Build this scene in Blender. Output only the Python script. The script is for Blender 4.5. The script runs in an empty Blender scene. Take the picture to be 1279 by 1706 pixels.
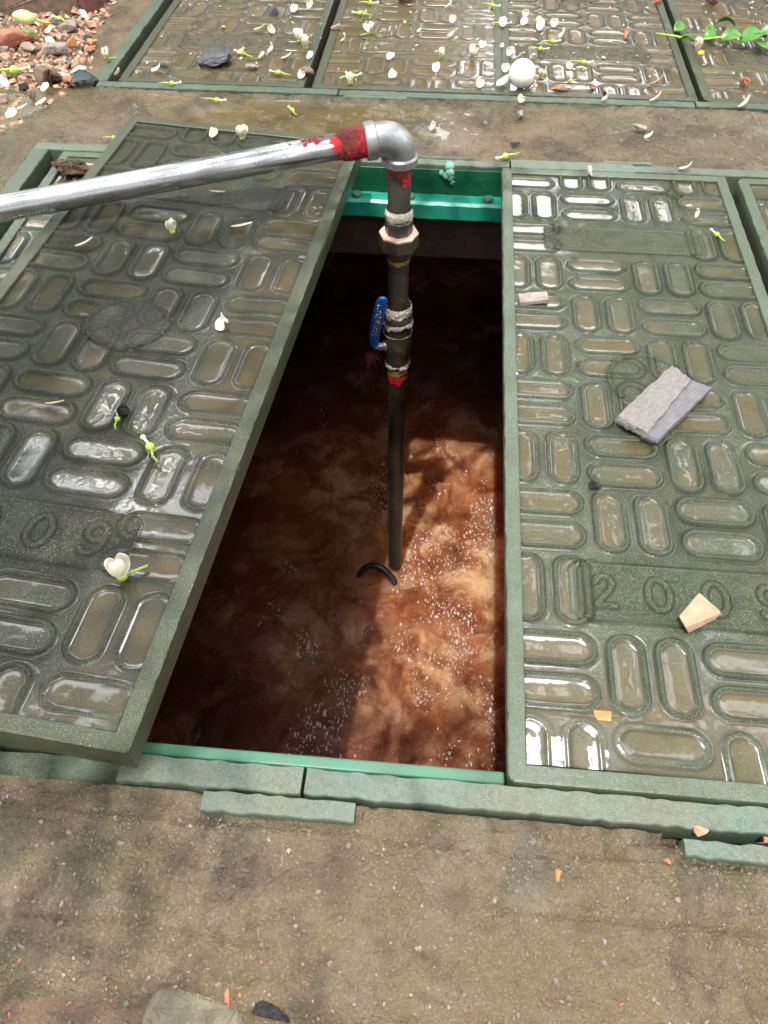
import bpy, bmesh, math, random
import numpy as np
from mathutils import Vector, Matrix, Euler

# ------------------------------------------------------------------ camera, sky, sun, exposure
scene = bpy.context.scene
COL = scene.collection
CAM = np.array([-0.1054976, -0.3613518, 0.9151757]); ROT = (0.68948356, 0.00402759, 0.08802362); FPX = 1339.918
cd = bpy.data.cameras.new("camera"); cam = bpy.data.objects.new("camera", cd); COL.objects.link(cam)
cam.location = CAM; cam.rotation_euler = Euler(ROT, 'XYZ')
cd.sensor_fit = 'VERTICAL'; cd.sensor_height = 24.0; cd.sensor_width = 18.0; cd.lens = 24.0*FPX/1706.0
cd.clip_start = 0.02; cd.clip_end = 400
scene.camera = cam
SUN_DIR = Vector((-0.10, -0.385, 1.15)).normalized()          # towards the sun: behind the viewer, high
sun_el = math.asin(SUN_DIR.z); sun_az = math.atan2(SUN_DIR.x, SUN_DIR.y)
w = bpy.data.worlds.new("World"); scene.world = w; w.use_nodes = True
nt = w.node_tree; bg = nt.nodes['Background']
sky = nt.nodes.new('ShaderNodeTexSky'); sky.sky_type = 'NISHITA'; sky.sun_disc = False
sky.sun_elevation = sun_el; sky.sun_rotation = sun_az; sky.dust_density = 6.0; sky.air_density = 1.0; sky.ozone_density = 1.0
# a bright hazy sky: thin procedural cloud mixed over the blue
tc = nt.nodes.new('ShaderNodeTexCoord'); cn = nt.nodes.new('ShaderNodeTexNoise'); cn.inputs['Scale'].default_value = 5.0; cn.inputs['Detail'].default_value = 5
cr = nt.nodes.new('ShaderNodeValToRGB'); cr.color_ramp.elements[0].position = .46; cr.color_ramp.elements[0].color = (0, 0, 0, 1); cr.color_ramp.elements[1].position = .64; _e = cr.color_ramp.elements.new(.56); _e.color = (.04, .04, .04, 1)
mx = nt.nodes.new('ShaderNodeMix'); mx.data_type = 'RGBA'
mx.inputs['B'].default_value = (90, 91, 95, 1)
nt.links.new(tc.outputs['Generated'], cn.inputs['Vector']); nt.links.new(cn.outputs['Fac'], cr.inputs['Fac'])
hz = nt.nodes.new('ShaderNodeMix'); hz.data_type = 'RGBA'; hz.inputs['Factor'].default_value = .55; hz.inputs['B'].default_value = (5.6, 5.5, 5.0, 1); nt.links.new(sky.outputs['Color'], hz.inputs['A'])
nt.links.new(cr.outputs['Color'], mx.inputs['Factor']); nt.links.new(hz.outputs['Result'], mx.inputs['A'])
def glint_cloud(prev, d, half, soft, value, nscale, thr):
    """a bright broken cloud added in direction d, for glints on the wet covers"""
    d = Vector(d).normalized(); nr = nt.nodes.new('ShaderNodeVectorMath'); nr.operation = 'NORMALIZE'; nt.links.new(tc.outputs['Generated'], nr.inputs[0])
    dp = nt.nodes.new('ShaderNodeVectorMath'); dp.operation = 'DOT_PRODUCT'; nt.links.new(nr.outputs[0], dp.inputs[0]); dp.inputs[1].default_value = d
    mr = nt.nodes.new('ShaderNodeMapRange'); mr.interpolation_type = 'SMOOTHSTEP'; nt.links.new(dp.outputs['Value'], mr.inputs['Value'])
    mr.inputs['From Min'].default_value = math.cos(math.radians(half+soft)); mr.inputs['From Max'].default_value = math.cos(math.radians(half))
    no = nt.nodes.new('ShaderNodeTexNoise'); no.inputs['Scale'].default_value = nscale; no.inputs['Detail'].default_value = 6; nt.links.new(tc.outputs['Generated'], no.inputs['Vector'])
    ad = nt.nodes.new('ShaderNodeMath'); ad.operation = 'ADD'; nt.links.new(mr.outputs['Result'], ad.inputs[0]); nt.links.new(no.outputs['Fac'], ad.inputs[1])
    m2 = nt.nodes.new('ShaderNodeMapRange'); nt.links.new(ad.outputs[0], m2.inputs['Value']); m2.inputs['From Min'].default_value = thr; m2.inputs['From Max'].default_value = thr+.12
    mm_ = nt.nodes.new('ShaderNodeMix'); mm_.data_type = 'RGBA'; nt.links.new(m2.outputs['Result'], mm_.inputs['Factor']); nt.links.new(prev, mm_.inputs['A']); mm_.inputs['B'].default_value = (value, value*1.01, value*1.05, 1)
    return mm_.outputs['Result']
skyc = glint_cloud(mx.outputs['Result'], (.16, .66, .82), 8, 18, 80, 26, 1.53)  # bright clouds added where the wet covers mirror the sky
skyc = glint_cloud(skyc, (.125, .385, .915), 3.4, 3.4, 420, 26, 1.34)
skyc = glint_cloud(skyc, (-.36, .62, .72), 2.5, 9, 200, 30, 1.52)
nt.links.new(skyc, bg.inputs['Color']); bg.inputs['Strength'].default_value = 0.10
sd = bpy.data.lights.new("sun", 'SUN'); sd.energy = 4.9; sd.angle = math.radians(0.55); sd.color = (1.0, .955, .88)
so = bpy.data.objects.new("sun", sd); COL.objects.link(so); so.rotation_euler = SUN_DIR.to_track_quat('Z', 'Y').to_euler()
scene.view_settings.view_transform = 'Standard'; scene.view_settings.look = 'None'
scene.view_settings.exposure = -0.12; scene.view_settings.gamma = 1.0
try: scene.view_settings.use_curve_mapping = False
except Exception: pass
scene.render.engine = 'CYCLES'; scene.cycles.max_bounces = 6; scene.cycles.caustics_reflective = False; scene.cycles.caustics_refractive = False

# ------------------------------------------------------------------ helpers
random.seed(7); rng = np.random.default_rng(7)
RM = np.array(Euler(ROT, 'XYZ').to_matrix())
def at(px, py, z=0.0):                       # the point at height z seen at this place of the photo
    d = RM @ np.array([(px-639.5)/FPX, -(py-853)/FPX, -1.0]); t = (z-CAM[2])/d[2]; p = CAM+t*d
    return float(p[0]), float(p[1])
def tag(o, label=None, cat=None, group=None, kind=None):
    if label: o['label'] = label
    if cat: o['category'] = cat
    if group: o['group'] = group
    if kind: o['kind'] = kind
    return o
def empty(name, loc=(0,0,0), rot=(0,0,0)):
    o = bpy.data.objects.new(name, None); COL.objects.link(o); o.location = loc; o.rotation_euler = rot; o.empty_display_size = .02
    return o
def smoothstep(a, b, x):
    t = np.clip((x-a)/(b-a), 0, 1); return t*t*(3-2*t)
_lat = {}
def vnoise(x, y, seed=0):
    if seed not in _lat: _lat[seed] = np.random.default_rng(1000+seed).random((256, 256))
    L = _lat[seed]; xi = np.floor(x).astype(int); yi = np.floor(y).astype(int); fx = x-xi; fy = y-yi
    fx = fx*fx*(3-2*fx); fy = fy*fy*(3-2*fy)
    a = L[xi & 255, yi & 255]; b = L[(xi+1) & 255, yi & 255]; c = L[xi & 255, (yi+1) & 255]; d = L[(xi+1) & 255, (yi+1) & 255]
    return (a*(1-fx)+b*fx)*(1-fy)+(c*(1-fx)+d*fx)*fy
def fbm(x, y, seed=0, o=4, gain=.5):
    s = 0; a = 1; t = 0
    for i in range(o):
        s = s+a*vnoise(x*(2**i)+17.3*i, y*(2**i)+5.1*i, seed+i); t += a; a *= gain
    return s/t
def mesh_np(name, V, F, mat, parent=None, smooth=True, attrs=None):
    me = bpy.data.meshes.new(name); V = np.asarray(V, dtype=np.float32)
    if isinstance(F, np.ndarray):
        n, k = F.shape
        me.vertices.add(len(V)); me.vertices.foreach_set('co', V.ravel())
        me.loops.add(n*k); me.loops.foreach_set('vertex_index', F.astype(np.int32).ravel())
        me.polygons.add(n); me.polygons.foreach_set('loop_start', np.arange(0, n*k, k, dtype=np.int32))
        try: me.polygons.foreach_set('loop_total', np.full(n, k, dtype=np.int32))
        except Exception: pass
        me.update(calc_edges=True)
    else:
        me.from_pydata([tuple(map(float, v)) for v in V], [], F)
    me.validate()
    if smooth: me.polygons.foreach_set('use_smooth', [True]*len(me.polygons))
    if attrs:
        for k, a in attrs.items():
            at_ = me.attributes.new(k, 'FLOAT', 'POINT'); at_.data.foreach_set('value', np.asarray(a, dtype=np.float32).ravel())
    if mat: me.materials.append(mat)
    o = bpy.data.objects.new(name, me); COL.objects.link(o)
    if parent: o.parent = parent
    return o
def sharpen(o, a=.45):
    bm = bmesh.new(); bm.from_mesh(o.data)
    for e in bm.edges:
        if len(e.link_faces) == 2 and e.calc_face_angle(0) > a: e.smooth = False
    bm.to_mesh(o.data); bm.free()
def grid_faces(nx, ny, keep=None):
    i = np.arange(nx-1)[:, None]; j = np.arange(ny-1)[None, :]
    a = i*ny+j; F = np.stack([a, a+ny, a+ny+1, a+1], -1)
    if keep is not None: return F[keep]
    return F.reshape(-1, 4)
class MB:
    def __init__(s): s.v = []; s.f = []
    def add(s, V, F):
        b = len(s.v); s.v += [tuple(map(float, v)) for v in V]; s.f += [tuple(b+i for i in f) for f in F]; return s
    def tube(s, pts, radii, n=12, cap=True, squash=None):
        pts = [Vector(p) for p in pts]; V = []; F = []
        if not hasattr(radii, '__len__'): radii = [radii]*len(pts)
        up = None
        for i, p in enumerate(pts):
            t = (pts[min(i+1, len(pts)-1)]-pts[max(i-1, 0)]).normalized()
            if t.length == 0: t = Vector((0, 0, 1))
            if up is None:
                up = Vector((0, 0, 1)) if abs(t.z) < .9 else Vector((1, 0, 0))
            u = (up-t*up.dot(t)).normalized(); w_ = t.cross(u); up = u
            for k in range(n):
                a = 2*math.pi*k/n; V.append(p+(u*math.cos(a)*(squash or 1)+w_*math.sin(a))*radii[i])
        for i in range(len(pts)-1):
            for k in range(n):
                F.append((i*n+k, i*n+(k+1) % n, (i+1)*n+(k+1) % n, (i+1)*n+k))
        if cap: F.append(tuple(reversed(range(n)))); F.append(tuple((len(pts)-1)*n+k for k in range(n)))
        return s.add(V, F)
    def box(s, x0, x1, y0, y1, z0, z1):
        V = [(x, y, z) for x in (x0, x1) for y in (y0, y1) for z in (z0, z1)]
        return s.add(V, [(0, 1, 3, 2), (4, 6, 7, 5), (0, 4, 5, 1), (2, 3, 7, 6), (0, 2, 6, 4), (1, 5, 7, 3)])
    def prism(s, poly, z0, z1):
        n = len(poly); V = [(p[0], p[1], z0) for p in poly]+[(p[0], p[1], z1) for p in poly]
        return s.add(V, [tuple(reversed(range(n))), tuple(range(n, 2*n))]+[(k, (k+1) % n, n+(k+1) % n, n+k) for k in range(n)])
    def build(s, name, mat, parent=None, smooth=True, bevel=0, seg=2, sub=0, auto=None):
        o = mesh_np(name, s.v, s.f, mat, parent, smooth)
        bm = bmesh.new(); bm.from_mesh(o.data); bmesh.ops.recalc_face_normals(bm, faces=bm.faces)
        if bevel:
            es = [e for e in bm.edges if len(e.link_faces) == 2 and e.calc_face_angle(0) > .5]
            if es: bmesh.ops.bevel(bm, geom=es, offset=bevel, segments=seg, affect='EDGES', profile=.6)
        if auto:
            for e in bm.edges:
                if len(e.link_faces) == 2 and e.calc_face_angle(0) > auto: e.smooth = False
        bm.to_mesh(o.data); bm.free()
        if smooth: o.data.polygons.foreach_set('use_smooth', [True]*len(o.data.polygons))
        if sub:
            m = o.modifiers.new('sub', 'SUBSURF'); m.levels = m.render_levels = sub
        return o

# ------------------------------------------------------------------ materials
class NM:
    """small node-material helper"""
    def __init__(s, name):
        s.m = bpy.data.materials.new(name); s.m.use_nodes = True; s.t = s.m.node_tree; s.b = s.t.nodes['Principled BSDF']; s._c = None
    def n(s, ty, **kw):
        n = s.t.nodes.new(ty)
        for k, v in kw.items():
            if k in n.inputs.keys(): n.inputs[k].default_value = v
            else: setattr(n, k, v)
        return n
    def l(s, a, b): s.t.links.new(a, b)
    def coord(s):
        if s._c is None: s._c = s.n('ShaderNodeTexCoord').outputs['Object']
        return s._c
    def noise(s, scale, detail=4, rough=.55, vec=None, dist=0):
        n = s.n('ShaderNodeTexNoise'); n.inputs['Scale'].default_value = scale; n.inputs['Detail'].default_value = detail
        n.inputs['Roughness'].default_value = rough; n.inputs['Distortion'].default_value = dist
        s.l(vec or s.coord(), n.inputs['Vector']); return n.outputs['Fac']
    def vor(s, scale, out='Distance', vec=None, feature='F1'):
        n = s.n('ShaderNodeTexVoronoi'); n.feature = feature; n.inputs['Scale'].default_value = scale
        s.l(vec or s.coord(), n.inputs['Vector']); return n.outputs[out]
    def ramp(s, fac, *stops):
        n = s.n('ShaderNodeValToRGB'); e = n.color_ramp.elements
        while len(e) < len(stops): e.new(.5)
        for k, (p, c) in enumerate(stops):
            e[k].position = p; e[k].color = (c, c, c, 1) if not hasattr(c, '__len__') else (*c, 1)
        s.l(fac, n.inputs['Fac']); return n.outputs['Color']
    def mix(s, fac, a, b, mode='MIX'):
        n = s.n('ShaderNodeMix'); n.data_type = 'RGBA'; n.blend_type = mode
        for v, k in ((fac, 'Factor'), (a, 'A'), (b, 'B')):
            if hasattr(v, 'is_linked') or isinstance(v, bpy.types.NodeSocket): s.l(v, n.inputs[k])
            else: n.inputs[k].default_value = v if k == 'Factor' else (*v, 1)
        return n.outputs['Result']
    def math(s, op, a, b=0.0, clamp=False):
        n = s.n('ShaderNodeMath'); n.operation = op; n.use_clamp = clamp
        for i, v in enumerate((a, b)):
            if isinstance(v, bpy.types.NodeSocket): s.l(v, n.inputs[i])
            else: n.inputs[i].default_value = v
        return n.outputs[0]
    def attr(s, name):
        n = s.n('ShaderNodeAttribute'); n.attribute_name = name; return n.outputs['Fac']
    def bump(s, h, strength=.5, dist=.001, normal=None):
        n = s.n('ShaderNodeBump'); n.inputs['Strength'].default_value = strength; n.inputs['Distance'].default_value = dist
        s.l(h, n.inputs['Height'])
        if normal: s.l(normal, n.inputs['Normal'])
        return n.outputs['Normal']
    def set(s, **kw):
        for k, v in kw.items():
            k = k.replace('_', ' ')
            k = {'Color': 'Base Color', 'Spec': 'Specular IOR Level'}.get(k, k)
            i = s.b.inputs[k]
            if isinstance(v, bpy.types.NodeSocket): s.l(v, i)
            else: i.default_value = (*v, 1) if hasattr(v, '__len__') and len(v) == 3 and k not in ('Normal', 'Subsurface Radius') else v
        return s

def cover_mat(name, green, grime, dark=1.0, silt=(.17, .125, .065), rc=(.15, .235, .18)):
    m = NM(name)
    n1 = m.noise(5, 5, .6); n2 = m.noise(38, 4, .6); n3 = m.noise(600, 3, .7); n4 = m.noise(14, 4, .6, dist=.6)
    base = m.mix(m.ramp(n1, (.35, 0), (.66, 1)), green, grime)
    base = m.mix(m.ramp(n2, (.42, 0), (.7, 1)), base, tuple(c*.55 for c in green))
    base = m.mix(m.ramp(n3, (.55, 0), (.70, .8)), base, (.36, .37, .35))        # exposed glass fibre specks
    base = m.mix(m.ramp(n3, (.26, .8), (.44, 0)), base, (.025, .03, .02))
    # worn ridge tops: paler bluish green
    rd = m.attr('ridge')
    base = m.mix(m.math('MULTIPLY', rd, m.ramp(n4, (.38, .05), (.66, .7))), base, rc)
    # wet silt in the hollows
    wt = m.attr('wet'); st = m.attr('silt')
    sc = m.mix(m.ramp(m.noise(22, 4, .6), (.36, 0), (.64, 1)), silt, tuple(c*.62 for c in (silt[0], silt[1]*1.25, silt[2]*1.2)))
    sc = m.mix(m.ramp(m.noise(300, 2, .5), (.4, 0), (.7, .5)), sc, tuple(c*1.5 for c in silt))
    col = m.mix(st, base, sc)
    col = m.mix(m.math('MULTIPLY', m.attr('groove'), .93), col, (.013, .014, .006))  # crevice shade painted together with the grime in the grooves
    if dark != 1: col = m.mix(1.0, col, (dark, dark, dark), 'MULTIPLY')
    fine = m.bump(n3, 1., .0022, m.bump(n2, .6, .0022))
    film = m.bump(m.noise(26, 2, .5, dist=.4), .35, .0014)
    nn = m.n('ShaderNodeMix'); nn.data_type = 'VECTOR'; m.l(wt, nn.inputs['Factor']); m.l(fine, nn.inputs['A']); 
    gm = m.n('ShaderNodeNewGeometry'); m.l(film, nn.inputs['B'])
    damp = m.ramp(m.noise(7, 4, .6), (.38, .42), (.66, .16))
    m.set(Color=col, Roughness=m.mix(wt, m.mix(rd, damp, (.20, .20, .20)), (.3, .3, .3)), Spec=.42, Normal=nn.outputs['Result'], Coat_Weight=wt, Coat_Roughness=.02, Coat_IOR=1.45, Coat_Normal=film)
    return m.m
M = {}
M['cover_green'] = cover_mat('wet_green_cover', (.043, .062, .025), (.062, .064, .025), silt=(.098, .072, .027), rc=(.080, .120, .072))
M['cover_shaded'] = cover_mat('wet_shaded_cover', (.024, .031, .011), (.036, .032, .011), silt=(.070, .049, .016), rc=(.040, .056, .026))  # darker copy of the green cover, tree shade put into its colour
M['cover_brown'] = cover_mat('silty_cover', (.062, .060, .022), (.11, .076, .032), silt=(.135, .086, .032), rc=(.068, .076, .036))
def rim_mat(name, a, b, rough=.5):
    m = NM(name); n1 = m.noise(9, 5, .6); n2 = m.noise(160, 3, .6); n3 = m.noise(700, 2, .6)
    c = m.mix(m.ramp(n1, (.35, 0), (.65, 1)), a, b); c = m.mix(m.ramp(n2, (.45, 0), (.75, .6)), c, tuple(x*.4 for x in a))
    c = m.mix(m.ramp(n3, (.58, 0), (.72, .7)), c, (.36, .4, .37))
    m.set(Color=c, Roughness=m.ramp(n1, (.3, rough-.12), (.7, rough+.12)), Normal=m.bump(n3, .5, .0006, m.bump(n2, .5, .0012))); return m.m
M['rim_green'] = rim_mat('worn_green_rim', (.095, .130, .088), (.072, .088, .045), .36)
M['rim_dark'] = rim_mat('dark_grey_rim', (.043, .056, .027), (.056, .058, .026), .38)  # dark rim tone; on the askew cover it includes shade
M['rail'] = rim_mat('green_frame_rail', (.10, .15, .112), (.125, .13, .085), .36)
M['rail_back'] = rim_mat('mossy_frame_rail', (.06, .085, .05), (.09, .125, .09))
def paint(name, a, b, rough):
    m = NM(name); n1 = m.noise(18, 4, .6); n2 = m.noise(90, 4, .6)
    c = m.mix(m.ramp(n1, (.35, 0), (.7, 1)), a, b); c = m.mix(m.ramp(n2, (.58, 0), (.72, .6)), c, (.11, .09, .05))
    m.set(Color=c, Roughness=rough, Normal=m.bump(n2, .35, .001)); return m.m
M['green_paint'] = paint('deep_green_skirt', (.006, .10, .045), (.006, .065, .03), .3)
M['teal_paint'] = paint('teal_beam', (.015, .26, .16), (.03, .32, .24), .22)
M['ledge'] = paint('fresh_green_ledge', (.045, .20, .125), (.08, .16, .10), .4)
def concrete(name, a, b, moss, mossy=.5, wet=.5):
    m = NM(name); n1 = m.noise(2.2, 6, .6); n2 = m.noise(26, 5, .65); n3 = m.noise(330, 3, .7); v = m.vor(150); n5 = m.noise(5.5, 5, .62, dist=.4)
    c = m.mix(m.ramp(n1, (.36, 0), (.62, 1)), a, b)
    c = m.mix(m.ramp(n5, (.62-.18*mossy, 0), (.80-.18*mossy, .85)), c, moss)
    c = m.mix(m.ramp(n2, (.48, 0), (.68, .75)), c, tuple(x*.42 for x in a))
    c = m.mix(m.ramp(v, (.10, .45), (.26, 0)), c, m.ramp(m.vor(150, 'Color'), (.2, (.12, .09, .06)), (.6, (.27, .22, .15)), (.9, (.42, .36, .28))))
    c = m.mix(m.ramp(n3, (.55, 0), (.75, .8)), c, tuple(min(1, x*2.1) for x in a))
    c = m.mix(m.ramp(n3, (.28, .8), (.45, 0)), c, tuple(x*.35 for x in a))
    ps = m.attr('wet'); c = m.mix(ps, c, m.mix(m.ramp(n2, (.3, 0), (.7, 1)), (.125, .09, .035), (.09, .07, .026)))
    film = m.bump(m.noise(30, 2, .5), .05, .0004)
    gn = m.bump(n3, 1., .0034, m.bump(n2, 1., .006, m.bump(v, .6, .003)))
    nn = m.n('ShaderNodeMix'); nn.data_type = 'VECTOR'; m.l(ps, nn.inputs['Factor']); m.l(gn, nn.inputs['A']); m.l(film, nn.inputs['B'])
    r = m.ramp(n5, (.35, .46-.22*wet), (.7, .28-.16*wet))
    sk = m.ramp(m.noise(1.2, 3, .6), (.45, 0), (.62, 1)); c = m.mix(m.math('MULTIPLY', sk, .3), c, (.24, .155, .08))
    st_ = m.ramp(m.noise(7.5, 6, .68, dist=.5), (.50, 0), (.60, 1)); c = m.mix(m.math('MULTIPLY', st_, .72), c, (.050, .040, .021)); s2 = m.ramp(m.noise(4.3, 6, .7), (.53, 0), (.66, 1)); c = m.mix(m.math('MULTIPLY', s2, .5), c, (.22, .195, .15))
    m.set(Color=c, Roughness=m.mix(ps, r, (.2, .2, .2)), Normal=nn.outputs['Result'], Coat_Weight=m.math('MULTIPLY', ps, .9), Coat_Roughness=.06, Coat_IOR=1.33, Coat_Normal=film)
    return m.m
M['concrete'] = concrete('damp_concrete', (.180, .138, .084), (.100, .074, .042), (.072, .064, .022), 1.0)
M['soil'] = concrete('brown_soil', (.17, .10, .06), (.21, .145, .10), (.11, .085, .04), .3, .7)
def simple(name, c, rough=.5, metal=0., var=.25, scale=60, bump=.3, bd=.001, **kw):
    m = NM(name); n = m.noise(scale, 4, .6); n2 = m.noise(scale*6, 2, .6)
    col = m.mix(m.ramp(n, (.3, 0), (.7, 1)), tuple(max(0, x*(1-var)) for x in c), tuple(min(1, x*(1+var)) for x in c))
    m.set(Color=col, Roughness=rough, Metallic=metal, Normal=m.bump(n2, bump, bd, m.bump(n, bump, bd*2)), **kw); return m.m
M['pit'] = simple('dark_chamber_wall', (.055, .03, .022), .8, var=.5, scale=9, bump=.8, bd=.01)
M['petal'] = simple('white_petal', (.74, .69, .54), .45, var=.16, scale=120, bump=.2, Subsurface_Weight=.15)
M['petal_old'] = simple('browning_petal', (.62, .47, .33), .5, var=.3, scale=90)
M['flower_green'] = simple('flower_green', (.38, .52, .08), .4, var=.22, scale=150, bump=.15)
M['flower_pale'] = simple('pale_style', (.72, .76, .45), .45, var=.15, scale=150, bump=.15)
M['leaf'] = simple('fresh_leaf', (.055, .19, .018), .3, var=.4, scale=45, bump=.5)
M['leaf_brown'] = simple('dead_leaf', (.28, .12, .045), .5, var=.4, scale=60, bump=.5)
M['leaf_dark'] = simple('dark_leaf', (.022, .04, .035), .25, var=.4, scale=60, bump=.5)
M['slate'] = simple('black_slate', (.06, .065, .075), .38, var=.45, scale=45, bump=.8, bd=.0015)
M['tar'] = simple('black_clinker', (.018, .017, .016), .3, var=.6, scale=130, bump=1., bd=.002)
M['mortar'] = simple('grey_mortar', (.225, .21, .20), .85, var=.2, scale=160, bump=1., bd=.0012)
M['mortar_side'] = simple('blue_grey_tile_edge', (.145, .14, .15), .6, var=.25, scale=70, bump=.6)
M['brick'] = simple('red_brick', (.42, .17, .10), .75, var=.3, scale=70, bump=.8, bd=.0015)
M['brick_dark'] = simple('dark_red_brick', (.16, .065, .055), .75, var=.4, scale=50, bump=.8, bd=.003)
M['tan'] = simple('tan_chip', (.37, .255, .16), .6, var=.2, scale=90, bump=.5)
M['brownstone'] = simple('brown_pebble', (.17, .115, .085), .5, var=.4, scale=70, bump=.6)
M['greystone'] = simple('grey_pebble', (.27, .225, .20), .6, var=.35, scale=60, bump=.6)
M['orange'] = simple('orange_chip', (.48, .22, .08), .5, var=.3, scale=60, bump=.5)
M['pinkgrit'] = simple('pinkish_brick_grit', (.42, .23, .165), .75, var=.4, scale=60, bump=.8, bd=.0015)
M['ball'] = simple('ivory_ball', (.86, .82, .72), .42, var=.04, scale=30, bump=.05)
M['yellow'] = simple('yellow_stamens', (.65, .42, .05), .6, var=.3, scale=300, bump=.5)
M['stone_mossy'] = simple('mossy_flat_stone', (.135, .118, .08), .75, var=.45, scale=40, bump=1, bd=.003)
M['grit'] = simple('gritty_mortar_crust', (.22, .19, .155), .85, var=.4, scale=130, bump=1, bd=.002)
M['zinc'] = None
def metal(name, a, b, rough, red=None, rust=0, dirt=.3, met=.9, bmp=.25):
    m = NM(name); mp = m.n('ShaderNodeMapping'); mp.inputs['Scale'].default_value = (1, 1, 1); m.l(m.coord(), mp.inputs['Vector'])
    n = m.noise(16, 5, .6); n2 = m.noise(180, 3, .6)
    c = m.mix(m.ramp(n, (.35, 0), (.65, 1)), a, b); c = m.mix(m.ramp(n2, (.55, 0), (.75, dirt)), c, tuple(x*.3 for x in a))
    mt = met
    if rust: 
        rr = m.ramp(m.noise(34, 5, .65), (.62-rust, 0), (.70-rust, 1)); c = m.mix(rr, c, m.mix(m.ramp(n2, (.3, 0), (.7, 1)), (.10, .035, .015), (.20, .10, .04)))
        mt = m.math('MULTIPLY', m.math('SUBTRACT', 1.0, rr), met)
    m.set(Color=c, Metallic=mt, Roughness=m.ramp(n, (.3, rough-.04), (.7, rough+.05)), Normal=m.bump(n2, bmp, .0006)); return m.m
M['zinc'] = metal('galvanised_pipe', (.44, .45, .45), (.52, .53, .53), .27, dirt=.35, met=.95, bmp=.10)
M['zinc_fit'] = metal('dull_zinc_elbow', (.30, .31, .32), (.40, .41, .41), .36, dirt=.5, met=.7, bmp=.4)
M['riser'] = metal('grimy_steel_riser', (.15, .145, .115), (.09, .085, .06), .36, rust=.05, met=.5)
M['nut'] = metal('brown_union_nut', (.065, .048, .03), (.045, .034, .022), .45, rust=.05, met=.1)  # base lowered further to carry the shade on the nut's front
M['valve'] = metal('dark_valve_body', (.075, .07, .05), (.05, .045, .032), .38, met=.3, rust=.05)
M['black_pipe'] = simple('wet_black_pipe', (.030, .026, .022), .3, var=.4, scale=20, bump=.2)
M['union_ring'] = simple('cream_gasket_ring', (.66, .47, .36), .35, var=.15, scale=60, bump=.3)
M['tape'] = simple('white_thread_tape', (.68, .62, .52), .6, var=.3, scale=120, bump=1, bd=.002)
M['red'] = simple('red_paint', (.50, .012, .02), .22, var=.25, scale=140, bump=1, bd=.002)
M['red_dark'] = simple('rusty_red_paint', (.17, .02, .015), .4, var=.6, scale=120, bump=1, bd=.002)
M['blue'] = simple('blue_handle', (.01, .11, .42), .35, var=.12, scale=30, bump=.1)
M['ink'] = simple('black_ink', (.012, .012, .012), .5, var=.1)
M['yellow_sealant'] = simple('yellow_sealant', (.42, .24, .05), .5, var=.4, scale=140, bump=1, bd=.002)
M['mud'] = simple('brown_mud', (.12, .075, .04), .6, var=.5, scale=90, bump=1, bd=.003)
M['bark'] = simple('bark', (.12, .09, .06), .8, var=.3, scale=20, bump=1, bd=.01)
M['tree_leaf'] = simple('tree_leaf', (.05, .095, .02), .4, var=.5, scale=3, bump=.1)
M['orange_moss'] = simple('rusty_crust', (.3, .13, .03), .55, var=.5, scale=100, bump=1, bd=.003)

# ------------------------------------------------------------------ the manhole covers (relief computed as a height field)
PITCH = .125; COLS = [.06, .185, .31, .435]; ROW0 = 1.4017; W0 = .5; L0 = 1.427; INS = .0232
def stadium(u, v, cu, cv, horiz, hl=.0325, r=.0205):
    if horiz: du = np.maximum(np.abs(u-cu)-hl, 0); dv = v-cv
    else: du = u-cu; dv = np.maximum(np.abs(v-cv)-hl, 0)
    return np.hypot(du, dv)-r
DIG = {
 '2': [[(-.011,.013),(-.008,.020),(0,.0235),(.008,.0205),(.011,.013),(.008,.004),(-.002,-.008),(-.012,-.021),(.013,-.021)]],
 '0': [[(.014*math.cos(a*math.pi/12), .023*math.sin(a*math.pi/12)) for a in range(25)]],
 '9': [[(.0115*math.cos(a*math.pi/10), .010+.0125*math.sin(a*math.pi/10)) for a in range(21)], [(.0115,.010),(.012,.0),(.009,-.013),(.001,-.022),(-.008,-.022),(-.012,-.017)]],
}
def seg_d(u, v, a, b):
    ax, ay = a; bx, by = b; dx, dy = bx-ax, by-ay; L2 = dx*dx+dy*dy+1e-12
    t = np.clip(((u-ax)*dx+(v-ay)*dy)/L2, 0, 1); return np.hypot(u-ax-t*dx, v-ay-t*dy)
def row_c(k): return ROW0-.12484*k
PLATE1 = (.088, .408, row_c(2)-.042, row_c(2)+.042); PLATE2 = (.100, .408, row_c(9)-.046, row_c(9)+.046)
MED = (.243, .721, .066); HOLE = (.370, 1.337)
def rrect(u, v, R, r=.012):
    cx, cy = (R[0]+R[1])/2, (R[2]+R[3])/2; hx, hy = (R[1]-R[0])/2-r, (R[3]-R[2])/2-r
    qx = np.abs(u-cx)-hx; qy = np.abs(v-cy)-hy
    return np.hypot(np.maximum(qx, 0), np.maximum(qy, 0))+np.minimum(np.maximum(qx, qy), 0)-r
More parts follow.
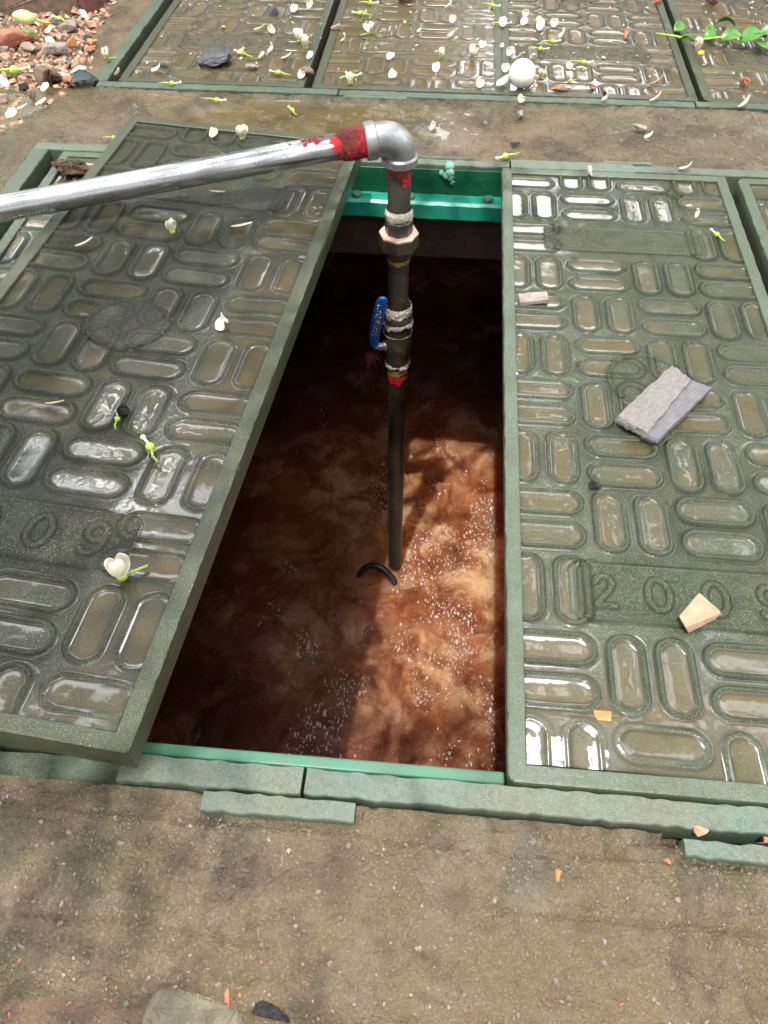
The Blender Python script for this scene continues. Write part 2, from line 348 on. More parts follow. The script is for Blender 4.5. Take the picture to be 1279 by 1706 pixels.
def relief(u, v, water, seed):
    """height and masks on the cover at local u, v"""
    h = np.full(u.shape, -.0048); ridge = np.zeros(u.shape); inner = np.zeros(u.shape)
    dmin = np.full(u.shape, 1.0)
    for r in range(12):
        cv = row_c(r)
        for c, cu in enumerate(COLS):
            if r in (2, 9) and c in (1, 2): continue
            hz = (r+c) % 2 == 0
            for s in (-1, 1):
                d = stadium(u, v, cu, cv+s*.031, True) if hz else stadium(u, v, cu+s*.031, cv, False)
                m = d < dmin; dmin = np.where(m, d, dmin)
    ring = np.exp(-(np.abs(dmin-.0014)/.0035)**3.6)
    inn0 = smoothstep(.001, -.003, dmin); h = h-.0018*inn0; h = h+(.0046+.0018*inn0)*ring; grb = np.exp(-(np.abs(dmin-.0068)/.0024)**2); h = h-.0011*grb; ridge = np.maximum(ridge, ring)
    inn = smoothstep(.0, -.006, dmin); inner = inn
    p1 = rrect(u, v, PLATE1); p2 = rrect(u, v, PLATE2, .016); dm = np.hypot(u-MED[0], v-MED[1])-MED[2]
    g2 = rrect(u, v, (PLATE2[0]-.012, PLATE2[1], PLATE2[2]-.003, PLATE2[3]+.003), .02)
    for d, z in ((p1, -.0036), (p2, -.0030), (dm, -.0012)):
        k = smoothstep(.0015, -.001, d); h = h*(1-k)+z*k; ridge = ridge*(1-k); inner = inner*(1-k)
    gr = np.exp(-(np.abs(dm-.0035)/.002)**2)*(dm > 0); h = h-.0008*gr
    for d in (p1, p2):
        b = np.exp(-(np.abs(d+.002)/.0022)**2); h = h+.0024*b; ridge = np.maximum(ridge, b)
    b = np.exp(-(np.abs(dm+.0065)/.0018)**2); h = h-.0016*b; b = np.exp(-(np.abs(dm+.002)/.0022)**2); h = h+.0020*b; ridge = np.maximum(ridge, b)
    b = np.exp(-(np.abs(g2)/.0028)**2)*(p2 > .003)*(u < .13); h = h+.003*b; ridge = np.maximum(ridge, b)
    dge = np.zeros(u.shape)
    # digits of the date plate
    for ch, cu in zip('2009', (.1347, .208, .284, .357)):
        dd = np.full(u.shape, 1.0)
        for pl in DIG[ch]:
            pts = [(cu+x*1.05, row_c(9)+y*1.1) for x, y in pl]
            sel = (np.abs(u-cu) < .04) & (np.abs(v-row_c(9)) < .05)
            if not sel.any(): continue
            ds = np.full(sel.sum(), 1.0)
            for a, b2 in zip(pts[:-1], pts[1:]): ds = np.minimum(ds, seg_d(u[sel], v[sel], a, b2))
            dd[sel] = np.minimum(dd[sel], ds)
        k = smoothstep(.0052, .0036, dd); h = h+.0018*k; e = np.exp(-(np.abs(dd-.0052)/.0012)**2); h = h-.0014*e; dge = np.maximum(dge, e); ridge = np.maximum(ridge, k*.35)
    # worn, unreadable cast lines of the name plate
    q = (p1 < -.010); wv = vnoise(u*420, v*130, 61); wv2 = vnoise(u*160, v*420, 63)
    h = h+np.where(q, .0016*np.maximum(smoothstep(.6, .72, wv), smoothstep(.66, .76, wv2))*smoothstep(.2, .4, vnoise(u*45, v*3, 66)), 0)
    b = np.exp(-(np.abs(np.hypot((u-MED[0]), v-MED[1])-.034)/.003)**2)*smoothstep(.4, .6, vnoise(u*160, v*160, 62)); h = h+.0008*b
    # micro wear
    h = h+.0004*(fbm(u*60, v*60, seed+5, 3)-.5)
    # field ends at the border: tiny upstand; the lifting hole
    hd = np.minimum(np.hypot(u-HOLE[0], v-HOLE[1])-.013, np.maximum(np.abs(u-HOLE[0])-.024, np.abs(v-HOLE[1])-.006))
    h = np.where(hd < 0, -.045, h); 
    lv = water(u, v)+.0011*(np.clip(1+dmin/.0195, 0, 1)**3)*(dmin < .0)-.0004*(dmin < 0)+.0004*(fbm(u*30, v*30, seed+33, 2)-.5); dep = lv-h
    wet = smoothstep(-.0006, .0001, dep)*(hd > .003)
    kk = .0011; hm = np.clip(.5+.5*dep/kk, 0, 1); hw = np.where(hd > .002, h*(1-hm)+lv*hm+kk*hm*(1-hm)*.9, h)
    silt = np.clip(wet*smoothstep(.0, .0016, dep)*(.2+1.1*fbm(u*16, v*16, seed+9, 3)), 0, 1)
    silt = np.maximum(silt, inner*smoothstep(.42, .62, fbm(u*9, v*9, seed+21, 3))*.7)
    grv = np.exp(-(np.abs(dmin-.0066)/.0027)**2)+np.exp(-(np.abs(dmin+.0046)/.0022)**2)
    for d_ in (p1, p2, dm): grv = grv+np.exp(-(np.abs(d_-.0035)/.0022)**2)*.9
    grv = np.clip(grv, 0, 1)*(.70+.7*fbm(u*25, v*25, seed+27, 3))*(1-.35*wet); grv = np.maximum(grv, dge*.95); grv = np.maximum(grv, .9*np.exp(-(np.abs(dm-.0035)/.0024)**2)); grv = np.maximum(grv, .6*np.exp(-(np.abs(dm+.0065)/.0016)**2)); ge = np.exp(-np.minimum(np.minimum(u-INS, W0-INS-u), np.minimum(v-INS, L0-INS-v))/.0022); grv = np.clip(np.maximum(grv, ge), 0, 1)  # edges of disc, digits and border darkened as crevice shade too
    return hw, ridge, wet, silt, grv
def plate_mesh(name, u0, u1, v0, v1, step, water, seed, mat, parent, clip=None, su=1, sv=1, dz=0, thick=None):
    nu = max(2, int((u1-u0)/step)+1); nv = max(2, int((v1-v0)/step)+1)
    U, V = np.meshgrid(np.linspace(u0, u1, nu), np.linspace(v0, v1, nv), indexing='ij')
    h, rd, wt, st, gv = relief(U, V, water, seed)
    F = grid_faces(nu, nv)
    if clip is not None:
        Uc = (U[:-1, :-1]+U[1:, 1:])/2; Vc = (V[:-1, :-1]+V[1:, 1:])/2; F = grid_faces(nu, nv, clip(Uc, Vc))
    P = np.stack([U*su, V*sv, h+dz], -1).reshape(-1, 3)
    return mesh_np(name, P, F, mat, parent, True, {'ridge': rd.ravel(), 'wet': wt.ravel(), 'silt': st.ravel(), 'groove': gv.ravel()})
def make_cover(label, loc, rot, water, seed, step, mats, su=1, sv=1, v1=None, u1=None, corner=.012, group=None, thick=.05):
    """one cover: rim, relief panel, round medallion, name plate, date plate, side skirt"""
    root = empty('manhole_cover', loc, rot); tag(root, label, 'manhole cover', group)
    mp, mr = mats; VL = v1 or L0
    du, dv0, dv1 = INS, INS, L0-INS
    p1 = lambda u, v: rrect(u, v, PLATE1); p2 = lambda u, v: rrect(u, v, PLATE2, .016); dm = lambda u, v: np.hypot(u-MED[0], v-MED[1])-MED[2]
    top = min(dv1, VL)
    plate_mesh('panel', du-.0005, W0-du+.0005, dv0-.0005, top+.0005, step, water, seed, mp, root, lambda u, v: (p1(u, v) > .0005) & (p2(u, v) > .0005) & (dm(u, v) > .0005), su, sv)
    def sub(name, R, d):
        if R[2] > top: return
        plate_mesh(name, R[0]-.002, R[1]+.002, R[2]-.002, min(R[3]+.002, top), step*.9, water, seed, mp, root, lambda u, v: d(u, v) <= .0025, su, sv, .0002)
    sub('date_plate', PLATE2, p2); sub('name_plate', PLATE1, p1)
    sub('medallion', (MED[0]-MED[2], MED[0]+MED[2], MED[1]-MED[2], MED[1]+MED[2]), dm)
    # rim: ring of quads with an uneven worn outer edge, bevelled, running down as the side of the cover
    n = 100; per = []
    def outline(off, c):
        pts = []; x0, x1, y0, y1 = off, W0-off, off, L0-off
        for (cx, cy, a0) in ((x1-c, y0+c, -90), (x1-c, y1-c, 0), (x0+c, y1-c, 90), (x0+c, y0+c, 180)):
            for k in range(5): a = math.radians(a0+k*22.5); pts.append((cx+c*math.cos(a), cy+c*math.sin(a)))
        return pts
    def dens(pts):
        out = []
        for a, b in zip(pts, pts[1:]+pts[:1]):
            L = math.hypot(b[0]-a[0], b[1]-a[1]); m = max(1, int(L/.008))
            out += [(a[0]+(b[0]-a[0])*k/m, a[1]+(b[1]-a[1])*k/m) for k in range(m)]
        return out
    # levels share one parametrisation: start from the densified outer outline and move inward
    base = np.array(dens(outline(0, corner))); c0 = np.array([W0/2, L0/2]); half = np.array([W0/2, L0/2])
    def inward(P, d, z):
        Q = P-c0; q = np.clip(Q, -(half-d), half-d); return np.column_stack([(q+c0)[:, 0]*su, (q+c0)[:, 1]*sv, np.full(len(P), z)])
    jag = (fbm(base[:, 0]*70+seed, base[:, 1]*70, seed+31, 3)-.5)
    lv = []
    l = inward(base, .004, -thick); lv.append(l)
    l = inward(base, .0, -.006); l[:, 0] += jag*.002; lv.append(l)
    l = inward(base, .0012, -.0012); l[:, 0] += jag*.003*np.sign(c0[0]-base[:, 0]); l[:, 2] += jag*.001; lv.append(l)
    l = inward(base, .0035, .0); l[:, 2] += jag*.0006; lv.append(l)
    l = inward(base, .014, .0); l[:, 2] += -.0003; lv.append(l)
    l = inward(base, INS-.0016, .0); lv.append(l)
    l = inward(base, INS-.0002, -.0012); lv.append(l)
    l = inward(base, INS, -.0075); lv.append(l)
    N = len(base); V = np.concatenate(lv); F = []
    for a in range(len(lv)-1):
        i = np.arange(N); j = (i+1) % N
        F.append(np.stack([a*N+i, a*N+j, (a+1)*N+j, (a+1)*N+i], -1))
    F = np.concatenate(F)
    rm = mesh_np('rim', V, F, mr, root, True); sharpen(rm)
    bx = MB(); bx.box(.006*su, (W0-.006)*su, .006*sv, (L0-.006)*sv, -thick+.001, -.03); bx.build('underside', mr, root, smooth=False)
    return root

def pool(seed, base=-.0036, amp=.0022, extra=None, sc=5):
    def f(u, v):
        n = fbm(u*sc, v*sc, seed, 3)-.5
        l = base+amp*2*n
        if extra is not None: l = l+extra(u, v)
        return l
    return f
# right cover in front: puddle in its near left corner
def ex_right(u, v): return .0034*smoothstep(.16, .03, v)+.0030*smoothstep(.115, .085, v)*smoothstep(.24, .12, u)+.0008*smoothstep(.34, .12, v)+.0006*smoothstep(.3, .05, u)-.0003*smoothstep(.5, 1.2, v)
RP = [(.06,.0)]
FRONT_G = 'green manhole covers in the near row'; BACK_G = 'silty manhole covers in the far row'
make_cover('wet green manhole cover carrying a grey stone slab and cast with 2009', (.002, .0, 0), (0, 0, 0),
           pool(3, -.0056, .0012, ex_right), 3, .0020, (M['cover_green'], M['rim_green']), group=FRONT_G)
make_cover('green manhole cover cut off by the right edge, beyond the narrow black gap', (.525, -.004, 0), (0, 0, 0),
           pool(8, -.0050, .0014), 8, .0035, (M['cover_green'], M['rim_green']), corner=.022, group=FRONT_G)
make_cover('green manhole cover mostly hidden under the dark shifted cover, at the left', (-1.027, .0, -.002), (0, 0, 0),
           pool(12, -.0050, .0014), 12, .0035, (M['cover_green'], M['rim_green']), group=FRONT_G)
# the dark cover pulled aside and lying on its neighbour
tx, ty, yaw = -.028, .007, -.079
rotm = Matrix.Rotation(yaw, 3, 'Z'); ex = rotm @ Vector((1, 0, 0)); ey = rotm @ Vector((0, 1, 0)); ex.z = tx; ey.z = ty; ex.normalize(); ey.normalize(); ez = ex.cross(ey)
R3 = Matrix((ex, ey, ez)).transposed(); LC_LOC = Vector((-.945, .009, .0845))
def ex_left(u, v): return .0046*smoothstep(.33, .47, u)-.0012*smoothstep(.30, .08, u)+.0010*smoothstep(.1, .0, v)
make_cover('dark wet manhole cover pulled askew over its neighbour, left of the open pit', LC_LOC, R3.to_euler(), pool(23, -.0059, .0013, ex_left), 23, .0020,
           (M['cover_shaded'], M['rim_dark']), su=1.058, sv=.985, corner=.01, group=FRONT_G, thick=.052)
LC = Matrix.Translation(LC_LOC) @ R3.to_4x4()
def on_left(px, py):                          # place on the raised dark cover seen at this place of the photo
    d = Vector(RM @ np.array([(px-639.5)/FPX, -(py-853)/FPX, -1.0])); o = Vector(CAM); n = LC.to_3x3() @ Vector((0, 0, 1))
    t = (LC_LOC-o).dot(n)/d.dot(n); return o+d*t
by = 1.812
for k, (x, lab, sd_) in enumerate(((-1.012, 'far left manhole cover of the back row, under the large black slate lump', 41), (-.492, 'brown flooded manhole cover of the back row, left of the white ball', 42),
                      (.004, 'manhole cover of the back row under and right of the white ball', 43), (.518, 'manhole cover of the back row under the leafy twig', 44))):
    make_cover(lab, (x, by, -.001-.0006*k), (0, 0, 0), pool(sd_, -.0040+(.0026 if k == 1 else 0), .0018), sd_, .0045, (M['cover_brown'], M['rim_dark']), v1=1.1, corner=.006 if k != 3 else .02, group=BACK_G)

# ------------------------------------------------------------------ frames around the covers
def rail_mb(x0, x1, y0, y1, z0, z1, seed, jag=.0015, step=.012):
    """a moulded strip with a worn top edge"""
    m = MB(); horiz = (x1-x0) > (y1-y0); L = (x1-x0) if horiz else (y1-y0); n = max(2, int(L/step)); rr = random.Random(seed)
    prof = lambda a, b: [(a+.002, z0), (a, z1-.002), (a+.0012, z1), ((a+b)/2, z1+.0003), (b-.0012, z1), (b, z1-.002), (b-.002, z0)]
    V = []; F = []
    for i in range(n+1):
        t = i/n; j = (rr.random()-.5)*jag*2; j2 = (rr.random()-.5)*jag*2; dz = (rr.random()-.5)*jag*.6
        for q, (p, z) in enumerate(prof(y0, y1) if horiz else prof(x0, x1)):
            p += (j if q < 3 else (j2 if q > 3 else 0)); zz = z+(dz if 0 < q < 6 else 0)
            V.append((x0+t*L, p, zz) if horiz else (p, y0+t*L, zz))
    k = 7
    for i in range(n):
        for q in range(k-1): F.append((i*k+q, (i+1)*k+q, (i+1)*k+q+1, i*k+q+1))
    F.append(tuple(range(k))); F.append(tuple(n*k+q for q in reversed(range(k))))
    m.add(V, F); bld = m.build; m.build = lambda *a, **k: bld(*a, auto=.5, **k); return m
fr = empty('pit_surround', (0, 0, 0)); tag(fr, 'green moulded frame around the near row of manhole covers and the open pit', 'frame')
rail_mb(-1.10, -.452, -.036, -.003, -.06, -.026, 1).build('rail', M['rail_back'], fr)  # set low in the darker rail tone to deepen the shade here
rail_mb(-.45, -.235, -.036, -.003, -.05, -.001, 31).build('rail', M['rail'], fr)
rail_mb(-.231, .335, -.034, -.003, -.05, -.003, 2).build('rail', M['rail'], fr)
rail_mb(.345, 1.12, -.036, -.008, -.05, -.002, 3).build('rail', M['rail'], fr)
rail_mb(-.345, -.170, -.062, -.038, -.05, -.0015, 4).build('joint_tab', M['rail'], fr)
rail_mb(.195, .62, -.066, -.047, -.05, -.0005, 5).build('joint_tab', M['rail'], fr)
rail_mb(-1.10, -.36, 1.431, 1.462, -.05, -.002, 6).build('rail', M['rail'], fr)
rail_mb(-.356, .02, 1.433, 1.458, -.05, -.003, 7, .0018).build('rail', M['rail'], fr)
rail_mb(.024, .300, 1.429, 1.468, -.05, -.001, 8).build('rail', M['rail'], fr)
rail_mb(.300, 1.12, 1.433, 1.462, -.05, -.0015, 9).build('rail', M['rail'], fr)
rail_mb(.235, .345, 1.470, 1.480, -.05, -.002, 10).build('joint_tab', M['rail'], fr)
rail_mb(-.33, -.06, 1.466, 1.476, -.05, -.004, 11).build('joint_tab', M['rail_back'], fr)
rail_mb(-1.10, -1.062, .0, 1.429, -.05, -.001, 12).build('rail', M['rail_back'], fr)
m = MB(); m.box(-.53, .0, .0005, .016, -.05, -.010); m.build('ledge', M['ledge'], fr, bevel=.003)
for gx in (-1.045, .512):
    m = MB(); m.box(gx-.035, gx+.035, -.03, 1.42, -.11, -.058); m.build('light_stop', M['pit'], fr, smooth=False)  # strip added under the gap to keep sun out of the chamber
m = MB(); m.box(-.62, .03, 1.4275, 1.4325, -.086, -.012); m.build('skirt', M['green_paint'], fr, bevel=.0015)
bpoly = [(1.427, -.072), (1.396, -.074), (1.389, -.079), (1.389, -.113), (1.394, -.118), (1.427, -.119)]
V = []; F = []; nb = 30; rr = random.Random(5)
for i in range(nb+1):
    x = -.62+i*(.66/nb); j = .0006*rr.uniform(-1, 1)
    for (y, z) in bpoly: V.append((x, y+j, z+j))
for i in range(nb):
    for q in range(6): F.append((i*6+q, (i+1)*6+q, (i+1)*6+(q+1) % 6, i*6+(q+1) % 6))
F += [tuple(range(6)), tuple(nb*6+q for q in reversed(range(6)))]
m = MB(); m.add(V, F); bo = m.build('support_beam', M['teal_paint'], fr, auto=.5)
def lathe(prof, n=20, axis='Z', base=(0, 0, 0)):
    V = []; F = []
    for (r, z) in prof:
        for k in range(n): a = 2*math.pi*k/n; V.append((base[0]+r*math.cos(a), base[1]+r*math.sin(a), base[2]+z))
    for i in range(len(prof)-1):
        for k in range(n): F.append((i*n+k, i*n+(k+1) % n, (i+1)*n+(k+1) % n, (i+1)*n+k))
    F.append(tuple(reversed(range(n)))); F.append(tuple((len(prof)-1)*n+k for k in range(n)))
    return V, F
for bxp in (-.33, -.205, -.022):
    m = MB(); m.add(*lathe([(.0125, -.004), (.0125, .006), (.010, .0088), (.002, .0092)], 8, base=(bxp, 1.409, -.073))); m.build('bolt', M['ledge'], bo, auto=.5)
m = MB()                                                                  # pale drips of old resin hanging from the back rail
V, F = [], []
for (x, y, z, r) in ((-.118, 1.433, -.006, .012), (-.116, 1.428, -.018, .012), (-.113, 1.427, -.028, .009), (-.122, 1.428, -.026, .010), (-.133, 1.427, -.020, .006), (-.108, 1.427, -.040, .006)):
    mm = MB(); mm.add(*lathe([(r*.2, -r*.9), (r*.8, -r*.5), (r, 0), (r*.8, r*.6), (r*.2, r*.9)], 8, base=(x, y, z))); m.add([(a+rr.uniform(-.003, .003), b, c+rr.uniform(-.003, .003)) for a, b, c in mm.v], mm.f)
m.build('resin_drip', paint('pale_resin', (.16, .42, .33), (.2, .36, .3), .5), fr)
fb = empty('pit_surround', (0, 0, 0)); tag(fb, 'mossy green frame around the far row of manhole covers', 'frame')
rail_mb(-1.06, -.42, 1.778, 1.808, -.05, -.002, 21).build('rail', M['rail_back'], fb)
rail_mb(-.416, .49, 1.778, 1.806, -.05, -.003, 22).build('rail', M['rail_back'], fb)
rail_mb(.494, 1.25, 1.780, 1.808, -.05, -.002, 23).build('rail', M['rail_back'], fb)
rail_mb(-.40, -.24, 1.768, 1.777, -.05, -.003, 24).build('joint_tab', M['rail'], fb)
rail_mb(-1.075, -1.042, 1.808, 3.27, -.05, -.002, 25).build('rail', M['rail_back'], fb)
rail_mb(-1.075, 1.10, 3.271, 3.31, -.05, -.002, 26).build('rail', M['rail_back'], fb)
for gx in (-1.03, -.502, .0, .511):
    m = MB(); m.box(gx-.03, gx+.03, 1.81, 3.27, -.09, -.053); m.build('light_stop', M['pit'], fb, smooth=False)  # added below the gaps between covers to stop sunlight leaking through

# ------------------------------------------------------------------ pavement, ground, chamber, water
def spaced(*segs):
    out = []
    for a, b, s in segs: n = max(1, int(round((b-a)/s))); out += list(np.linspace(a, b, n, endpoint=False))
    out.append(segs[-1][1]); return np.array(out)
X = spaced((-2.6, -1.103, .010), (-1.103, -1.06, .012), (-1.06, .9, .0045), (.9, 1.121, .02), (1.121, 2.6, .05))
Y = spaced((-1.2, -.5, .02), (-.5, -.064, .0036), (-.064, -.038, .004), (-.038, 1.464, .03), (1.464, 1.777, .0042), (1.777, 3.312, .02), (3.312, 4.2, .05))
GX, GY = np.meshgrid(X, Y, indexing='ij')
def edge_dist_left(x, y):
    """signed distance of the ragged border between pavement and the stony soil, top left (positive = soil)"""
    pts = [(-3.2, -.2), (-1.42, 1.26), (-1.23, 1.50), (-1.175, 1.60), (-1.14, 1.70), (-1.115, 1.823), (-1.13, 1.971), (-1.18, 2.16), (-1.21, 2.4), (-1.22, 4.4)]
    d = np.full(x.shape, 9.0); sg = np.zeros(x.shape)
    for a, b in zip(pts[:-1], pts[1:]):
        dd = seg_d(x, y, a, b); cr_ = (b[0]-a[0])*(y-a[1])-(b[1]-a[1])*(x-a[0]); m_ = dd < d; d = np.where(m_, dd, d); sg = np.where(m_, np.sign(cr_), sg)
    return d*sg
def pavement_h(x, y):
    z = -.007+.006*(fbm(x*3, y*3, 71, 4)-.5)+.0045*(fbm(x*28, y*28, 73, 4)-.5)+.0034*(fbm(x*110, y*110, 77, 2)-.5)-.0035*smoothstep(.66, .74, vnoise(x*60, y*60, 78))
    fy = y+.05*(fbm(x*4, y*2+9, 75, 4)-.5)                      # front slab breaks off towards the soil, in two steps
    z = z-.006*smoothstep(-.078, -.068, y)*smoothstep(.0, -.03, y)-.02*((y > -.048) & (y < -.03) & (x > .18))
    near = smoothstep(-.08, -.26, y)
    z = z-.010*near*fbm(x*14, y*14, 79, 4)
    z = z-.013*smoothstep(-.128, -.134, fy+.02*(x-.2))*smoothstep(-.05, .12, x+.2*(fbm(x*8, y*8, 99, 3)-.5))
    z = z-.010*smoothstep(-.168, -.176, fy-.02*x)*smoothstep(.62, .45, vnoise(x*7, y*3, 88))
    z = z-.030*smoothstep(-.215, -.27, fy)
    # a crack and chipped patch below the frame
    cr_ = np.exp(-(np.abs(y+.075+.012*(fbm(x*12, x*0, 83, 3)-.5)*2+.03*(x+.1))/.0022)**2)*smoothstep(-.16, -.10, x)*smoothstep(.10, .04, x); z = z-.008*cr_
    z = z-.02*smoothstep(-.02, .06, edge_dist_left(x, y)+.05*(fbm(x*9, y*9, 85, 3)-.5))
    return z
def pits(x, y): return ((x > -1.103) & (x < 1.121) & (y > -.037) & (y < 1.464)) | ((x > -1.076) & (x < 1.121) & (y > 1.777) & (y < 3.312))
Z = pavement_h(GX, GY)
# a shallow sheet of brown water on the strip between the two frames
pl = (.9*smoothstep(1.50, 1.58, GY)*smoothstep(1.785, 1.70, GY))*smoothstep(.05, -.25, GX)*smoothstep(-1.05, -.7, GX)
wl = -.0072+.0022*(fbm(GX*3.2, GY*5, 91, 3)-.5)*2+.0022*pl-.004*(1-np.clip(pl*2, 0, 1)); wetp = smoothstep(-.0005, .0012, wl-Z)*(GY > 1.4)*(GY < 1.79); Zp = np.where(wetp > .5, np.maximum(Z, wl), Z)
Xc = (GX[:-1, :-1]+GX[1:, 1:])/2; Yc = (GY[:-1, :-1]+GY[1:, 1:])/2
F = grid_faces(len(X), len(Y), ~pits(Xc, Yc))
pv = mesh_np('pavement', np.stack([GX, GY, Zp], -1).reshape(-1, 3), F, M['concrete'], None, True, {'wet': wetp.ravel()}); tag(pv, kind='structure')
X2 = spaced((-60, -10, 5), (-10, -2.6, .5), (-2.6, -.98, .012), (-.98, .9, .006), (.9, 1.3, .1), (1.3, 10, .5), (10, 60, 5))
Y2 = spaced((-60, -10, 5), (-10, -.7, .4), (-.7, -.12, .006), (-.12, 1.2, .06), (1.2, 3.6, .014), (3.6, 10, .4), (10, 60, 5))
GX, GY = np.meshgrid(X2, Y2, indexing='ij')
e = edge_dist_left(GX, GY)
Z2 = -.045+.030*smoothstep(-.06, .10, e+.05*(fbm(GX*9, GY*9, 85, 3)-.5))+.014*(fbm(GX*14, GY*14, 95, 4)-.5)*smoothstep(-.05, .05, e)
Z2 = Z2+.014*(fbm(GX*20, GY*20, 97, 5)-.5)*smoothstep(-.1, -.2, GY)+.006*smoothstep(-.24, -.40, GY)
Z2 = Z2-.09*((GX > -1.4) & (GX < 1.4) & (GY > -.11) & (GY < 3.4) & (e < -.03))
hole = (((GX[:-1, :-1]+GX[1:, 1:])/2 > -1.2) & ((GX[:-1, :-1]+GX[1:, 1:])/2 < 1.3) & ((GY[:-1, :-1]+GY[1:, 1:])/2 > -.09) & ((GY[:-1, :-1]+GY[1:, 1:])/2 < 3.35))
F = grid_faces(len(X2), len(Y2), ~hole)
gr = mesh_np('ground', np.stack([GX, GY, Z2], -1).reshape(-1, 3), F, M['soil'], None, True, {'wet': np.zeros(GX.size)}); tag(gr, kind='structure')
WZ = -1.235
m = MB(); x0, x1, y0, y1, z0, z1 = -1.22, 1.32, -.06, 3.37, -1.7, -.03
m.add([(x0,y0,z0),(x1,y0,z0),(x1,y1,z0),(x0,y1,z0),(x0,y0,z1),(x1,y0,z1),(x1,y1,z1),(x0,y1,z1)], [(0,1,2,3),(0,4,5,1),(1,5,6,2),(2,6,7,3),(3,7,4,0)])
m.box(-1.21, 1.31, 1.436, 1.80, -.245, -.055)
o = m.build('pit_chamber', M['pit'], smooth=False); tag(o, kind='structure')
X = spaced((-1.21, -.75, .02), (-.75, .25, .0045), (.25, 1.31, .03)); Y = spaced((-.05, 2.0, .0045), (2.0, 3.36, .03))
GX, GY = np.meshgrid(X, Y, indexing='ij')
wx = GX+.26*(fbm(GX*4, GY*4, 101, 4)-.5); wy = GY+.26*(fbm(GX*4, GY*4, 105, 4)-.5)
r = np.hypot(wx+.10, (wy-1.30)*.8)
boil = np.exp(-(r/.48)**2.2)
Zw = WZ+.09*boil*(fbm(wx*6, wy*6, 111, 4)-.4)+.034*(fbm(wx*16, wy*12, 113, 3)-.5)*(.3+boil)+.020*(fbm(wx*45, wy*30, 117, 4)-.5)*(.35+boil)
foam = np.clip(boil*1.5*smoothstep(.42, .66, fbm(wx*6+3, wy*6, 121, 4))+.25*smoothstep(.55, .7, fbm(wx*9, wy*9, 123, 4)), 0, 1)
m = NM('muddy_water')
fo = m.attr('foam'); n = m.noise(9, 6, .65, dist=.3); n2 = m.noise(260, 3, .6); vo = m.vor(115)
bo_ = m.attr('boil'); wp = m.n('ShaderNodeVectorMath', operation='MULTIPLY_ADD'); nw = m.n('ShaderNodeTexNoise'); nw.inputs['Scale'].default_value = 5; m.l(m.coord(), nw.inputs['Vector']); m.l(nw.outputs['Color'], wp.inputs[0]); wp.inputs[1].default_value = (.18, .18, 0); m.l(m.coord(), wp.inputs[2]); sw = m.noise(8, 7, .68, vec=wp.outputs[0], dist=.25)
c = m.mix(m.ramp(n, (.35, 0), (.68, 1)), (.075, .014, .005), (.17, .045, .015)); c = m.mix(bo_, c, m.mix(m.ramp(sw, (.36, 0), (.66, 1)), (.22, .055, .018), (.46, .20, .095))); c = m.mix(m.math('MULTIPLY', fo, m.ramp(sw, (.45, .1), (.58, 1))), c, (.66, .38, .21))  # sediment tones, darkened away from the plume to deepen the pit's shade
sp = m.math('MULTIPLY', m.ramp(vo, (.10, 1), (.20, 0)), m.ramp(m.noise(17, 4, .65), (.46, 0), (.60, 1)))
c = m.mix(m.math('MULTIPLY', sp, .8), c, (.72, .52, .40))  # pale bubble specks, painted glitter among them
m.set(Color=c, Roughness=.07, IOR=1.33, Subsurface_Weight=.85, Subsurface_Radius=(1.0, .45, .2), Subsurface_Scale=.26, Normal=m.bump(sp, .8, .003, m.bump(n2, .5, .003, m.bump(m.noise(60, 3, .6), .8, .007))))
wo = mesh_np('water', np.stack([GX, GY, Zw], -1).reshape(-1, 3), grid_faces(len(X), len(Y)), m.m, None, True, {'foam': foam.ravel(), 'boil': np.clip(boil*1.4, 0, 1).ravel()}); tag(wo, kind='structure')

zi = lambda x, y: float(Zw[min(len(X)-1, int(np.searchsorted(X, x))), min(len(Y)-1, int(np.searchsorted(Y, y)))])
r_ = random.Random(77); V = []; F = []; cnt = 0
bubn = lambda x, y: float(fbm(np.array([x*11.]), np.array([y*7.]), 131, 4)[0])
while cnt < 4600:
    x = r_.uniform(-.62, .12); y = r_.uniform(.0, 1.9)
    if bubn(x, y)-.05*(x < -.36)+r_.uniform(-.10, .05)+.11*float(np.exp(-((x+.05)**2+(y-1.0)**2)/.35)) < .60: continue
    cnt += 1; s_ = r_.uniform(.0007, .0026)*(1.8 if r_.random() < .05 else 1); z = zi(x, y); b = len(V); e_ = r_.uniform(.5, 3.2); a0 = r_.uniform(0, 3.14)
    for (q, zz) in ((1, -.2), (.8, .5)):
        for k in range(5):
            a = a0+k*1.2566; V.append((x+s_*q*math.cos(a), y+s_*q*math.sin(a)*e_, z+s_*zz))
    V.append((x, y, z+s_*.8))
    F += [(b+k, b+(k+1) % 5, b+5+(k+1) % 5, b+5+k) for k in range(5)]+[(b+5+k, b+5+(k+1) % 5, b+10) for k in range(5)]
m = MB(); m.v = V; m.f = F; o = m.build('foam', simple('foam_glint', (.62, .50, .42), .12, var=.2), smooth=True); tag(o, 'pale foam bubbles and glitter flecks on the muddy water', 'foam', None, 'stuff')  # long pale flecks also stand in for glitter on the ripples

